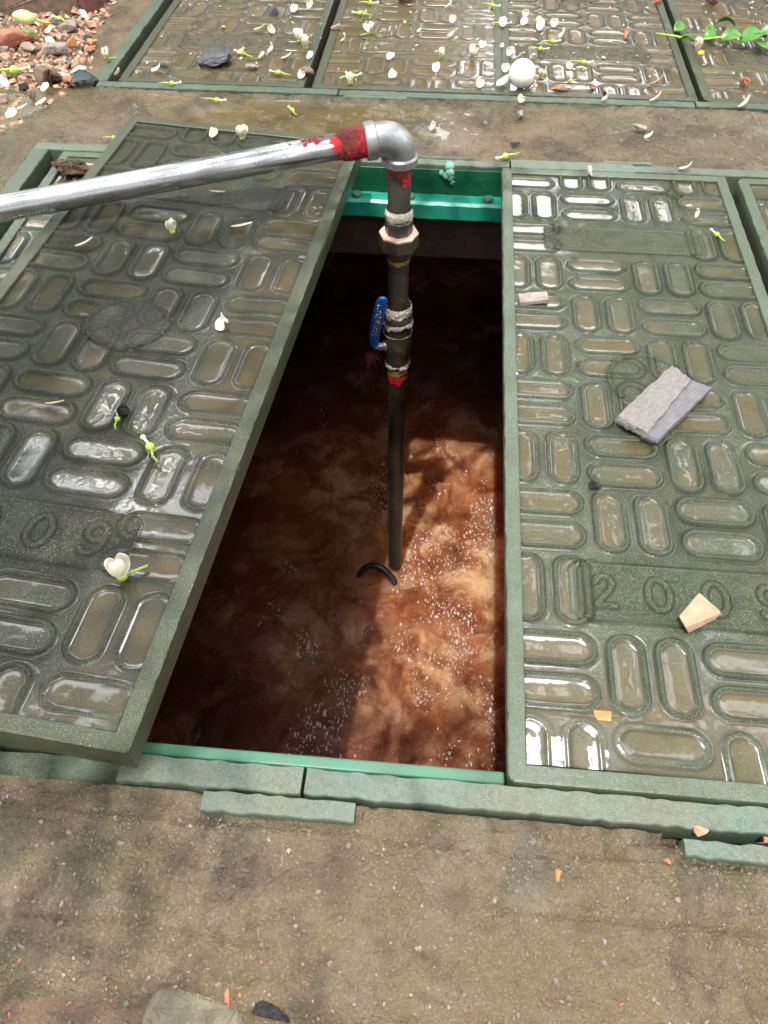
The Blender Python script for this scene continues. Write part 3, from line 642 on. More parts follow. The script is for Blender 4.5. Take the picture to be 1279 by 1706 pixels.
# ------------------------------------------------------------------ the pipe with elbow, union, valve
PX, PY = -.2135, 1.175
pipe = empty('water_pipe', (PX, PY, 0)); tag(pipe, 'galvanised pipe with a red painted elbow joint and blue valve, standing in the open pit', 'pipe')
def lp(name, prof, mat, parent=pipe, n=40, dx=0, dy=0, auto=None, jitter=0, seed=0):
    m = MB(); V, F = lathe(prof, n, base=(dx, dy, 0)); r_ = random.Random(seed)
    if jitter: V = [(x+(x-dx)*r_.uniform(-jitter, jitter), y+(y-dy)*r_.uniform(-jitter, jitter), z+r_.uniform(-jitter, jitter)*.02) for x, y, z in V]
    m.add(V, F); return m.build(name, mat, parent, auto=auto or .7)
def lean(z): return .0      # vertical
DX = lambda z: -.004*(z+.1)/1.1*-1
lp('riser', [(.0235, z) for z in (-.094, -.05, 0, .05, .10, .15)], M['riser'])
# elbow: bead, bend, bead
ze = .172; hd = Vector((-1, -.195, -.052))
pA = Vector((PX, PY, ze)); 
# direction of the long pipe: solved so that it leaves the picture at (0, 340) of the photo
def ray(px, py): return Vector(RM @ np.array([(px-639.5)/FPX, -(py-853)/FPX, -1.0]))
e0 = Vector((PX-.045, PY-.004, ze+.010))
dr = ray(0, 342); tq = ((e0.y-.20)-CAM[1])/dr.y; e1 = Vector(CAM)+dr*tq
dirp = (e1-e0).normalized(); far = e0+dirp*2.2
bend = []
c_in = Vector((PX, PY, .146)); corner_ = Vector((PX, PY, ze+.012)); c_out = corner_+dirp*.052
for k in range(13):
    t = k/12; bend.append(c_in.lerp(corner_, t).lerp(corner_.lerp(c_out, t), t)-Vector((PX, PY, 0)))
m = MB(); m.tube(bend, [.0315+.0015*math.sin(k/12*math.pi) for k in range(13)], 36); eb = m.build('elbow', M['zinc_fit'], pipe, auto=.8)
def along(p0, d, prof, n=36):
    m = MB(); m.tube([p0+d*t for t, r in prof], [r for t, r in prof], n); return m
org = Vector((PX, PY, 0))
m = along(Vector((0, 0, .128)), Vector((0, 0, 1)), [(0, .0335), (.003, .0362), (.016, .0362), (.019, .0325)]); m.build('bead', M['zinc_fit'], eb, auto=.6)
co = c_out-org
m = along(co-dirp*.006, dirp, [(0, .0318), (.003, .0350), (.020, .0350), (.023, .032)]); m.build('bead', M['zinc_fit'], eb, auto=.6)
# little cast maker's mark on the elbow: three short raised strokes
vdir = (Vector(CAM)-(org+bend[6])).normalized(); side = Vector((1, 0, 0))
mk = MB(); cen = bend[5]+vdir*.0325; upv = side.cross(vdir).normalized()*-1
for s in (-1, 0, 1):
    q = cen+side*(s*.0042)+upv*(.0015*s); mk.tube([q-upv*.007-side*.003-vdir*.0008, q-upv*.002+side*.002, q+upv*.002-side*.0015, q+upv*.007+side*.001-vdir*.0008], .0012, 6)
mk.build('cast_mark', M['zinc_fit'], eb)
m = along(co+dirp*.012, dirp, [(0, .0239), (.4, .0239), (.9, .0239), (1.4, .0239), (2.2, .0239)], 48); hp = m.build('long_pipe', M['zinc'], pipe)
def band(p0, d, L, r, mat, name, parent, seed, jag=.012, n=48, bulge=0, rough=.0006, seglen=.0022):
    """a coat wrapped round a pipe with a ragged far edge"""
    r_ = random.Random(seed); d = d.normalized(); up = Vector((0, 0, 1)) if abs(d.z) < .9 else Vector((1, 0, 0)); u = (up-d*up.dot(d)).normalized(); w_ = d.cross(u)
    ns = max(4, int(L/seglen)); ph = [r_.uniform(0, 6.28) for _ in range(6)]
    V = []; F = []
    for i in range(ns+1):
        for k in range(n):
            a = 2*math.pi*k/n; e_ = jag*(.5*math.sin(3*a+ph[0])+.3*math.sin(7*a+ph[1])+.2*math.sin(13*a+ph[2]))
            t = i/ns*(L+e_); rr_ = r+bulge*math.sin(math.pi*i/ns)+rough*r_.uniform(-1, 1)
            if i == ns: rr_ = r-.0015
            V.append(p0+d*t+(u*math.cos(a)+w_*math.sin(a))*rr_)
    for i in range(ns):
        for k in range(n): F.append((i*n+k, i*n+(k+1) % n, (i+1)*n+(k+1) % n, (i+1)*n+k))
    m = MB(); m.add(V, F); return m.build(name, mat, parent)
band(co+dirp*.016, dirp, .050, .0262, M['red_dark'], 'thread_wrap', hp, 3, .006, bulge=.003, rough=.0012)
band(co+dirp*.018, dirp, .034, .0285, M['red'], 'red_paint', hp, 4, .012, rough=.0014)
band(co+dirp*.050, dirp, .028, .0244, M['red'], 'red_paint', hp, 5, .016, rough=.0002)
# worn red smear farther along
sm = MB()
for k in range(46):
    t = random.gauss(.120, .016); a = random.uniform(-.6, 1.5); u = Vector((0, 0, 1)); u = (u-dirp*u.dot(dirp)).normalized(); w_ = dirp.cross(u)
    c_ = co+dirp*t+(u*math.cos(a)+w_*math.sin(a))*.0236; nrm = (u*math.cos(a)+w_*math.sin(a)); s_ = random.uniform(.0015, .005)
    pts = [c_+nrm*.0005+(dirp*math.cos(b)*s_*random.uniform(.6, 1.6)+nrm.cross(dirp)*math.sin(b)*s_) for b in [j*math.pi/3 for j in range(6)]]
    b0 = len(sm.v); sm.v += [tuple(p) for p in pts]+[tuple(c_+nrm*.0009)]; sm.f += [(b0+j, b0+(j+1) % 6, b0+6) for j in range(6)]
sm.build('paint_smear', M['red'], hp)
# black printed marks along the underside of the pipe, at its left end
mk = MB(); r_ = random.Random(11)
tv = Vector(CAM)-org
for k in range(11):
    px_ = 8+k*8.4; dr_ = ray(px_, 352-px_*.165)
    # nearest point on pipe axis to this view ray
    A = org+co+dirp*0; Bv = Vector(CAM)
    w0_ = A-Bv; a_ = dirp.dot(dirp); b_ = dirp.dot(dr_.normalized()); c__ = 1.0; d_ = dirp.dot(w0_); e_ = dr_.normalized().dot(w0_); den = a_*c__-b_*b_
    t_ = (b_*e_-c__*d_)/den; P = A+dirp*t_; vd = (Bv-P); vd = (vd-dirp*vd.dot(dirp)).normalized(); dn = dirp.cross(vd).normalized(); dn = dn if dn.z < 0 else -dn
    nr = (vd*.62+dn*.785).normalized(); tn = dirp.cross(nr); C0 = P+nr*.0236-org
    for s_ in range(3):
        p = C0+dirp*r_.uniform(-.0035, .0035)+tn*r_.uniform(-.0035, .0035); q = p+dirp*r_.uniform(-.004, .004)+tn*r_.uniform(-.004, .004)
        mk.tube([p, (p+q)/2+nr*.0003, q], .0007, 5)
mk.build('ink_mark', M['ink'], hp)
Zd = Vector((0, 0, -1))
band(Vector((0, 0, .131)), Zd, .030, .0252, M['red_dark'], 'thread_wrap', pipe, 6, .008, bulge=.001, rough=.0009)
pm = MB(); V = []; F = []
for i in range(9):
    for k in range(9):
        a = -math.pi/2+.35+(k/8)*.72; z = .113-i/8*.022; r0 = .0262+random.uniform(-.0004, .0004); V.append((r0*math.cos(a), r0*math.sin(a), z+random.uniform(-.0008, .0008)))
for i in range(8):
    for k in range(8): F.append((i*9+k, i*9+k+1, (i+1)*9+k+1, (i+1)*9+k))
pm.add(V, F); pm.build('red_paint', M['red'], pipe)
# tape, hexagon collar, gasket ring, union nut
band(Vector((0, 0, .034)), Zd, .024, .0262, M['tape'], 'thread_tape', pipe, 8, .007, bulge=.003, rough=.0009)
lp('collar', [(.027, -.024), (.0295, -.022), (.0295, .008), (.026, .011)], M['riser'], n=8, auto=.3)
lp('gasket_ring', [(.030, -.0245), (.0422, -.0245), (.0426, -.0225), (.0415, -.0205), (.029, -.0195)], M['union_ring'], n=8, auto=.5)
lp('union_nut', [(.030, -.056), (.041, -.055), (.0432, -.052), (.0432, -.027), (.042, -.0248), (.03, -.0246)], M['nut'], n=8, auto=.3)
lp('lower_collar', [(.024, -.080), (.029, -.076), (.031, -.070), (.031, -.055)], M['nut'], n=28)
band(Vector((0, 0, -.080)), Zd, .010, .0252, M['yellow_sealant'], 'sealant', pipe, 9, .004, rough=.001)
lp('riser', [(.0230, -.235), (.0230, -.15), (.0230, -.0945)], M['valve'])
# valve
vb = lp('valve', [(0.0240, -0.3700), (0.0285, -0.3670), (0.0304, -0.3550), (0.0304, -0.3350), (0.0331, -0.3270), (0.0336, -0.2850), (0.0317, -0.2770), (0.0317, -0.2550), (0.0340, -0.2520), (0.0340, -0.2350), (0.0308, -0.2290), (0.0260, -0.2190)], M['valve'], n=32, auto=.5)
band(Vector((0, 0, -0.2030)), Zd, .030, .0300, M['tape'], 'thread_tape', vb, 12, .012, bulge=.002, rough=.002)
band(Vector((0, 0, -0.2430)), Zd, .014, .0350, M['tape'], 'thread_tape', vb, 13, .009, bulge=.001, rough=.0016)
band(Vector((0, 0, -0.2770)), Zd, .003, .0345, M['tape'], 'thread_tape', vb, 14, .002, rough=.0004)
band(Vector((0, 0, -0.3670)), Zd, .012, .0300, M['tape'], 'thread_tape', vb, 15, .007, rough=.002)
band(Vector((0, 0, -0.3830)), Zd, .020, .0255, M['yellow_sealant'], 'sealant', vb, 16, .004, rough=.0016)
band(Vector((0, 0, -0.4030)), Zd, .024, .0252, M['red'], 'red_paint', vb, 17, .016, rough=.001)
m = along(Vector((-.026, -.012, -.315)), Vector((-1, -.35, 0)).normalized(), [(0, .013), (.008, .013), (.009, .0095), (.020, .0095), (.021, .006), (.028, .006)], 16); m.build('stem', M['zinc_fit'], vb, auto=.5)
hh = Vector((-.050, -.020, 0)); m = MB(); n = 14; V = []; F = []
# lever: flat strip rising from the stem, rounded end
ctr = [(-.052, -.020, -.320), (-.055, -.021, -.297), (-.050, -.028, -.257), (-.043, -.040, -.217), (-.036, -.050, -.179), (-.031, -.058, -.152), (-.029, -.061, -.142)]
wd = [.009, .012, .0142, .0148, .0142, .0126, .0065]
for (x, y, z), w_ in zip(ctr, wd):
    for k in range(12):
        a = 2*math.pi*k/12; V.append((x+math.copysign(abs(math.cos(a))**.6, math.cos(a))*w_, y+math.copysign(abs(math.sin(a))**.8, math.sin(a))*.0055, z))
for i in range(len(ctr)-1):
    for k in range(12): F.append((i*12+k, i*12+(k+1) % 12, (i+1)*12+(k+1) % 12, (i+1)*12+k))
F += [tuple(reversed(range(12))), tuple((len(ctr)-1)*12+k for k in range(12))]
m.add(V, F); hl = m.build('handle', M['blue'], vb, sub=1)
mk = MB(); r_ = random.Random(3)                                           # small pale worn lettering along the lever
for col_ in (-.0048, .0042):
    for k in range(9 if col_ > 0 else 11):
        t = k/10; z = -.267+.100*t; y = -.0262-.0272*t-.0068; x = -.0512+.0165*t+col_*.8
        pts = [(x+r_.uniform(-.003, .003), y+r_.uniform(-.0002, .0002), z+r_.uniform(-.0035, .0035)) for _ in range(4)]
        mk.tube(pts, .00075, 5)
mk.build('lettering', simple('pale_lettering', (.55, .56, .5), .5), hl)
ft = MB(); r_ = random.Random(9)
for k in range(60):                                                        # frayed rust-red fibres at the stem
    p = Vector((-.058, -.024, -.330)); q = p+Vector((r_.gauss(-.006, .014), r_.gauss(-.005, .01), r_.gauss(-.018, .014)))
    ft.tube([p+(q-p)*.3, (p+q)/2+Vector((r_.uniform(-.004, .004), 0, r_.uniform(-.004, .004))), q], .0006, 4)
ft.build('frayed_fibre', M['red_dark'], vb)
lp('lower_pipe', [(.0218, WZ-.2), (.0218, -1.0), (.0222, -.8), (.0222, -.41)], M['black_pipe'])
m = MB(); o1 = [(-.332, 1.115, WZ+.006), (-.318, 1.135, WZ+.028), (-.292, 1.145, WZ+.044), (-.262, 1.142, WZ+.044), (-.235, 1.128, WZ+.034), (-.212, 1.110, WZ+.016), (-.196, 1.092, WZ-.012)]
m.tube(o1, [.009, .011, .0115, .0115, .0115, .0115, .011], 12); o = m.build('bent_hose', M['black_pipe'], sub=1); tag(o, 'short dark curved hose arching out of the muddy water at the foot of the pipe', 'hose')

# ------------------------------------------------------------------ stones, chips and slabs
def put(o, label, cat, group=None): tag(o, label, cat, group); return o
def hull(name, mat, pts, bevel=.0012, seed=0, jit=.0, parent=None, disp=.0, smooth=False):
    bm = bmesh.new(); r_ = random.Random(seed)
    for p in pts: bm.verts.new([c+r_.uniform(-jit, jit) for c in p])
    res = bmesh.ops.convex_hull(bm, input=bm.verts); bmesh.ops.delete(bm, geom=[g for g in res['geom_interior'] if isinstance(g, bmesh.types.BMVert)], context='VERTS')
    if bevel: bmesh.ops.bevel(bm, geom=list(bm.edges), offset=bevel, segments=1, affect='EDGES')
    if disp:
        bmesh.ops.triangulate(bm, faces=bm.faces); bmesh.ops.subdivide_edges(bm, edges=bm.edges, cuts=2, use_grid_fill=True)
        bm.normal_update()
        for v in bm.verts: v.co += v.normal*r_.uniform(-disp, disp)
    bmesh.ops.recalc_face_normals(bm, faces=bm.faces)
    me = bpy.data.meshes.new(name); bm.to_mesh(me); bm.free(); me.materials.append(mat)
    if smooth: me.polygons.foreach_set('use_smooth', [True]*len(me.polygons))
    o = bpy.data.objects.new(name, me); COL.objects.link(o)
    if parent: o.parent = parent
    return o
def rock(name, mat, x, y, z, a, b, c, yaw=0, seed=0, bevel=.0, npt=14, disp=0, flat=.6, label=None, cat='stone', group=None):
    r_ = random.Random(seed); pts = []
    for _ in range(npt):
        v = Vector((r_.gauss(0, 1), r_.gauss(0, 1), r_.gauss(0, 1))).normalized(); pts.append((max(-.85, min(.85, v.x))*a, max(-.85, min(.85, v.y))*b, max(-flat, min(flat, v.z))*c/flat))
    o = hull(name, mat, pts, bevel or min(a, b, c)*.12, seed, disp=disp or min(a, b, c)*.05, smooth=False)
    o.location = (x, y, z+c*.75); o.rotation_euler = (r_.uniform(-.15, .15), r_.uniform(-.15, .15), yaw)
    tag(o, label, cat, group); return o
# grey tile slab on the right cover: rough mortar face, bluish cut edge
T = .020; A = [at(1024, 700, .008), at(1091, 738, .004), at(1181, 648, .010), at(1122, 609, T)]
sl = empty('stone_slab', (.26, .66, 0)); tag(sl, 'rough grey stone slab lying askew on the round medallion of the right cover', 'stone')
def slab(name, mat, top, zt, zb, seed, disp):
    n = 16; V = []; F = []; r_ = random.Random(seed)
    P = [Vector((p[0], p[1], 0))-Vector((.26, .66, 0)) for p in top]
    G = {}
    for lay in range(4):
        for i in range(n+1):
            for j in range(n+1):
                s, t = i/n, j/n; q = P[0].lerp(P[1], s).lerp(P[3].lerp(P[2], s), t)
                z = zb+(zt-zb)*lay/3; e_ = .0 if 0 < lay < 3 else .0012
                c_ = (P[0]+P[2])/2; k = 1-(e_/.05); q = c_+(q-c_)*k
                ed = (i in (0, n)) or (j in (0, n))
                q = q+Vector((r_.uniform(-1, 1), r_.uniform(-1, 1), 0))*(disp*1.6 if ed else disp*.3); z += r_.uniform(-1, 1)*disp*(.9 if lay == 3 else .3)
                if 0 < lay < 3 and not ed: continue
                G[(lay, i, j)] = len(V); V.append((q.x, q.y, z))
    for i in range(n):
        for j in range(n):
            F.append((G[3, i, j], G[3, i+1, j], G[3, i+1, j+1], G[3, i, j+1])); F.append((G[0, i, j], G[0, i, j+1], G[0, i+1, j+1], G[0, i+1, j]))
    for lay in range(3):
        for i in range(n):
            for j in (0, n): F.append((G[lay, i, j], G[lay, i+1, j], G[lay+1, i+1, j], G[lay+1, i, j]))
            for j in (0, n): F.append((G[lay, j, i], G[lay, j, i+1], G[lay+1, j, i+1], G[lay+1, j, i]))
    m = MB(); m.add(V, F); return m.build(name, mat, sl, smooth=False)
top = [at(1026, 694, T), at(1078, 722, T), at(1152, 632, T), at(1120, 608, T)]
slab('mortar_face', M['mortar'], top, T+.001, .005, 3, .0011)
B0 = [at(1070, 722, .015), at(1094, 740, .006), at(1184, 651, .006), at(1148, 630, .015)]
slab('tile_edge', M['mortar_side'], B0, .0145, .003, 5, .0005)
# split wooden/brick wedge on the date plate
a0, a1, a2, a3 = at(1166, 985, .016), at(1203, 1019, .013), at(1141, 1047, .012), at(1131, 1026, .016)
b2, b1, b3 = at(1146, 1056, .0), at(1190, 1034, .0), at(1133, 1034, .0)
o = hull('stone_chip', M['tan'], [(*a0, .014), (*a1, .012), (*a2, .013), (*a3, .016), (*b1, .002), (*b2, .001), (*b3, .001), (a0[0], a0[1], .002)], .0007, 4, .0006, disp=.0004); tag(o, 'pale tan wedge-shaped stone chip lying on the 2009 date plate', 'stone chip')
def at_rock(px, py, w_, d_, h_, mat, label, cat='stone', name='stone', seed=0, yaw=0, left=False, group=None, z=0, npt=14, disp=0):
    if left: p = on_left(px, py); x, y, z = p
    else: x, y = at(px, py, z)
    return rock(name, mat, x, y, z, w_/2, d_/2, h_/2, yaw, seed, npt=npt, label=label, cat=cat, group=group, disp=disp)
at_rock(991, 810, .020, .022, .014, M['tar'], 'small black clinker lump touching two ovals of the right cover', seed=2, disp=.0012)
at_rock(207, 690, .020, .030, .020, M['tar'], 'black clinker lump on the dark askew cover, beside a shrivelled flower stalk', seed=5, left=True, disp=.002)
at_rock(360, 105, .115, .075, .034, M['slate'], 'large black slate lump on the far left cover', seed=14, yaw=.3, npt=18)
at_rock(456, 22, .045, .03, .02, M['slate'], 'small dark blue-grey stone near the top edge, up and right of the slate lump', seed=15)
at_rock(420, 112, .05, .028, .008, M['greystone'], 'thin pale flake just right of the large slate lump', seed=16)
at_rock(511, 125, .050, .028, .022, M['brownstone'], 'brown blocky brick bit beside the seam, at the front of the far row', seed=17, yaw=-.4, npt=20)
at_rock(866, 192, .020, .045, .012, M['greystone'], 'upright grey flake on the concrete strip below the white ball', seed=18)
at_rock(858, 240, .028, .014, .008, M['slate'], 'dark grey flake on the concrete strip near the pit rim', seed=19)
at_rock(1062, 216, .050, .024, .014, M['greystone'], 'mauve-grey layered flake on the right half of the concrete strip', seed=20, yaw=-.15)
at_rock(1240, 141, .026, .022, .018, M['brick'], 'round crumbly reddish lump on the far right cover', seed=21, disp=.002)
at_rock(987, 148, .014, .012, .006, M['brick'], 'tiny red crumb on the cover right of the white ball', seed=22)
at_rock(1008, 158, .018, .014, .010, M['tar'], 'tiny black crumb right of the red crumb, by the far frame', seed=23)
at_rock(1182, 2, .07, .03, .03, M['brick_dark'], 'dark red brick bit cut off by the top edge, at the right', seed=24)
at_rock(675, 2, .075, .03, .02, M['brick_dark'], 'dark flat brick bit cut off by the top edge, near the middle', seed=25)
at_rock(1095, 3, .04, .02, .012, M['brick'], 'orange brick crumb in the far gap at the top edge', seed=26)
at_rock(930, 966+495, .010, .016, .010, M['orange'], 'yellow pebble set in the concrete in front, right of centre', seed=27, z=-.012, disp=.0006)
at_rock(1163, 1388, .028, .016, .007, M['tan'], 'thin tan flake on the right front joint of the frame', seed=28, z=-.004)
at_rock(1008, 1193, .034, .020, .004, M['orange'], 'flat orange-brown flake in the puddle of the right cover', seed=29, z=-.003, npt=20)
at_rock(1275, 1400, .012, .008, .006, M['brick'], 'red crumb at the right edge on the front frame joint', seed=30, z=-.004)
at_rock(1110, 1437, .010, .008, .006, M['brick'], 'pinkish pebble in the concrete below the tan flake', seed=31, z=-.012)
at_rock(765, 1690, .018, .034, .014, M['slate'], 'dark grey pebble at the bottom edge beside an orange shard', seed=32, z=-.035)
at_rock(782, 1688, .010, .030, .012, M['orange'], 'orange shard at the bottom edge beside the dark grey pebble', seed=33, z=-.035)
at_rock(897, 1703, .012, .010, .008, M['brick'], 'small orange-red crumb at the bottom edge, right of centre', seed=34, z=-.035)
at_rock(325, 1706, .12, .075, .016, M['stone_mossy'], 'broad grey-green stone at the bottom edge, left of centre', seed=35, z=-.044, npt=40, disp=.0006)
at_rock(455, 1690, .05, .03, .02, M['tar'], 'black lump at the bottom edge beside the broad grey-green stone', seed=36, z=-.04)
at_rock(380, 1660, .03, .02, .014, M['brick'], 'pink brick crumb between the grey-green stone and the black lump', seed=37, z=-.036)
at_rock(355, 1415, .016, .012, .004, M['brick'], 'round pinkish stain-like pebble in the concrete in front of the pit', seed=38, z=-.012)
_p = [at(864, 489, .006), at(911, 485, .006), at(915, 500, .005), at(867, 504, .006)]; o = hull('stone_chip', M['greystone'], [(*p, .006) for p in _p]+[(p[0], p[1], -.002) for p in _p]+[((_p[0][0]+_p[1][0])/2, _p[0][1]+.004, .007)], .0007, 3, .0008, disp=.0004); tag(o, 'flat pinkish-grey tile chip beside the left rim of the right cover', 'stone chip')
mud = at_rock(118, 288, .10, .06, .022, M['mud'], 'clump of brown mud on the hidden left cover above the pipe', 'mud clump', 'mud_clump', seed=40, npt=26, disp=.004)
# dark bricks at the top left
def brickrock(px, py, w_, d_, h_, mat, label, seed, yaw, z=-.02):
    x, y = at(px, py, z); bm_pts = []
    r_ = random.Random(seed)
    for sx in (-1, 1):
        for sy in (-1, 1):
            for sz in (-1, 1):
                for k in range(3): bm_pts.append((sx*w_/2*r_.uniform(.86, 1), sy*d_/2*r_.uniform(.86, 1), sz*h_/2*r_.uniform(.86, 1)))
    o = hull('brick_lump', mat, bm_pts, .003, seed, disp=.0018); o.location = (x, y, z+h_*.42); o.rotation_euler = (0, 0, yaw); tag(o, label, 'stone'); return o
brickrock(55, 12, .34, .16, .10, M['brownstone'], 'large brown block at the top left corner behind the red soil', 50, .12)
brickrock(140, 8, .14, .16, .11, M['brick_dark'], 'dark reddish block right of the brown block, top left', 51, -.2)
x, y = at(30, 60, .0)

# ------------------------------------------------------------------ ball, flowers, petals, leaves
bx_, by_ = at(866, 150, 0); m = MB(); prof = []
for k in range(25):
    a = -math.pi/2+math.pi*k/24; rr_ = .034*math.cos(a); prof.append((max(rr_, .0004), .034*math.sin(a)))
V, F = lathe(prof, 72); V = [(x*(1+.006*math.sin(18*math.atan2(y, x))), y*(1+.006*math.sin(18*math.atan2(y, x))), z-.004*max(0, (-z-.022)/.012)**2) for x, y, z in V]
m.add(V, F); o = m.build('ball', M['ball']); o.location = (bx_+.002, by_+.022, .0325); o.rotation_euler = (.75, -.1, 0); tag(o, 'smooth ivory white ball resting by the front seam of the far row', 'ball')

def stalk(px, py, deg, s=1.0, left=False, label='', z=.0, tubelen=.012, white=True, bend=.2):
    """spent citrus flower: green stalk, swollen receptacle, pale style with a knob"""
    if left: p = on_left(px, py)
    else: x, y = at(px, py, z); p = Vector((x, y, z))
    root = empty('flower_stalk', (p.x, p.y, p.z+.004*s), (0, 0, math.radians(deg))); tag(root, label, 'flower stalk')
    m = MB(); m.tube([(-.030*s, bend*.01*s, 0), (-.018*s, bend*.02*s, .001), (-.006*s, 0, .001*s)], [.0013*s, .0015*s, .0022*s], 8); m.build('stem', M['flower_green'], root)
    m = MB(); m.add(*lathe([(.002*s, -.006*s), (.0052*s, -.0035*s), (.0060*s, 0), (.0048*s, .0035*s), (.0030*s, .0055*s)], 12)); o = m.build('receptacle', M['flower_green'], root); o.rotation_euler = (0, math.pi/2, 0)
    for k in range(5):
        pass
    if white:
        m = MB(); m.tube([(.005*s, 0, 0), (.010*s, 0, .0006), ((.006+tubelen)*s, .001*s, .0015)], [.0022*s, .0017*s, .0017*s], 8); m.tube([((.006+tubelen)*s, .001*s, .0015), ((.009+tubelen)*s, .001*s, .0015)], [.0036*s, .0032*s], 10); m.build('style', M['flower_pale'], root)
    return root
def petal_mb(L, W_, curl, th=.0011, seed=0, fold=.3):
    r_ = random.Random(seed); n, k = 9, 6; V = []; F = []
    for s in (0, 1):
        for i in range(n):
            t = i/(n-1); ww = W_*(math.sin(math.pi*(.12+.8*t))**.7)
            ang = curl*t; x = L*math.sin(ang)/max(curl, .01) if curl > .01 else L*t; zc = L*(1-math.cos(ang))/max(curl, .01)
            for j in range(k):
                q = j/(k-1)*2-1; z = zc+fold*ww*(q*q)*.5+(.0003*r_.uniform(-1, 1)); nx, nz = -math.sin(ang), math.cos(ang); o_ = th*(s-.5)*(1-.6*abs(q))
                V.append((x+nx*o_, q*ww/2, z+nz*o_+.0005))
    for i in range(n-1):
        for j in range(k-1):
            a = i*k+j; F.append((a, a+1, a+k+1, a+k)); b = n*k+a; F.append((b, b+k, b+k+1, b+1))
    for i in range(n-1):
        for j in (0, k-1): a = i*k+j; F.append((a, a+k, n*k+a+k, n*k+a))
    for j in range(k-1):
        for i in (0, n-1): a = i*k+j; F.append((a, a+1, n*k+a+1, n*k+a))
    m = MB(); m.add(V, F); return m
def petal(px, py, deg, L=.022, W_=.013, curl=1.6, left=False, label='', mat='petal', z=0, group=None, name='petal', cat='petal'):
    p = on_left(px, py) if left else Vector((*at(px, py, z), z))
    m = petal_mb(L, W_*1.15, curl, .0030, int(px*7+py), fold=.55); o = m.build(name, M[mat], sub=1); o.location = (p.x, p.y, p.z+.002); o.rotation_euler = (random.uniform(-.5, .5), random.uniform(-.1, .3), math.radians(deg))
    tag(o, label, cat, group); return o
def blossom(px, py, deg, s=1.0, left=False, label='', n=4, stem=True, z=0, yellow=False):
    p = on_left(px, py) if left else Vector((*at(px, py, z), z)); r_ = random.Random(int(px+py))
    root = empty('blossom', (p.x, p.y, p.z+.006*s), (0, 0, math.radians(deg))); tag(root, label, 'blossom')
    for k in range(n):
        m = petal_mb(.026*s, .018*s, r_.uniform(.8, 2.0), .0036, k, fold=.6); o = m.build('petal', M['petal'], root, sub=1); a = k*2*math.pi/n+r_.uniform(-.4, .4)
        o.rotation_euler = (r_.uniform(-.4, .4), r_.uniform(-1.0, -.2), a); o.location = (0, 0, r_.uniform(-.002, .003))
    m = MB(); m.add(*lathe([(.002*s, -.005*s), (.006*s, -.002*s), (.0055*s, .003*s), (.002*s, .005*s)], 12)); o = m.build('receptacle', M['yellow' if yellow else 'flower_green'], root)
    if yellow: o.location = (-.014*s, -.012*s, .0); o.scale = (1.4, 1.2, 1)
    if stem:
        m = MB(); m.tube([(0, 0, -.001), (-.012*s, -.004*s, -.002), (-.026*s, -.008*s, -.003)], [.0018*s, .0014*s, .0014*s], 8); m.build('stem', M['flower_green'], root)
    return root
# stalks: place, direction (degrees, from stem end towards knob), size
S = [
 (251, 748, 128, 1.15, True, 'green flower stalk with a pale knob on the dark askew cover, below the clinker lump'),
 (196, 700, 105, .75, True, 'shrivelled yellow flower stalk beside the black clinker on the askew cover'),
 (287, 142, 8, 1.15, False, 'green flower stalk lying on the far frame below the slate lump'),
 (362, 170, -5, 1.15, False, 'green and white flower stalk lying on the wet concrete strip, left half'),
 (487, 186, 125, .95, False, 'green flower stalk on the concrete strip above the pipe elbow'),
 (190, 232, 10, .9, False, 'green flower stalk at the corner where the askew cover meets the concrete'),
 (841, 264, 215, 1.3, False, 'yellow-green flower stalk lying across the rim at the back right corner of the pit'),
 (404, 92, 150, 1.3, False, 'branched green flower stalk immediately right of the slate lump'),
 (464, 124, 165, 1.2, False, 'green flower stalk between the slate lump and the brown brick bit'),
 (588, 130, 30, 1.2, False, 'green flower stalk at the front edge of the flooded brown cover'),
 (617, 8, -3, 1.2, False, 'green flower stalk near the top edge, left part of the flooded brown cover'),
 (600, 25, 170, 1.2, False, 'greenish bud stalk just below the one near the top edge, flooded brown cover'),
 (820, 12, -20, 1.2, False, 'green flower stalk across the seam at the top edge'),
 (838, 42, 5, 1.15, False, 'green flower stalk across the seam, midway between top edge and white ball'),
 (900, 84, -5, 1.1, False, 'green and white flower stalk up and right of the white ball'),
 (920, 72, 10, 1.1, False, 'yellow-green flower stalk above the one right of the white ball'),
 (972, 107, -3, 1.2, False, 'green flower stalk pointing right, alone on the cover right of the ball'),
 (1193, 393, 120, .9, False, 'green flower scrap by the right rim of the right cover'),
]
for (px, py, dg, s, lf, lb) in S: stalk(px, py, dg, s, lf, lb)
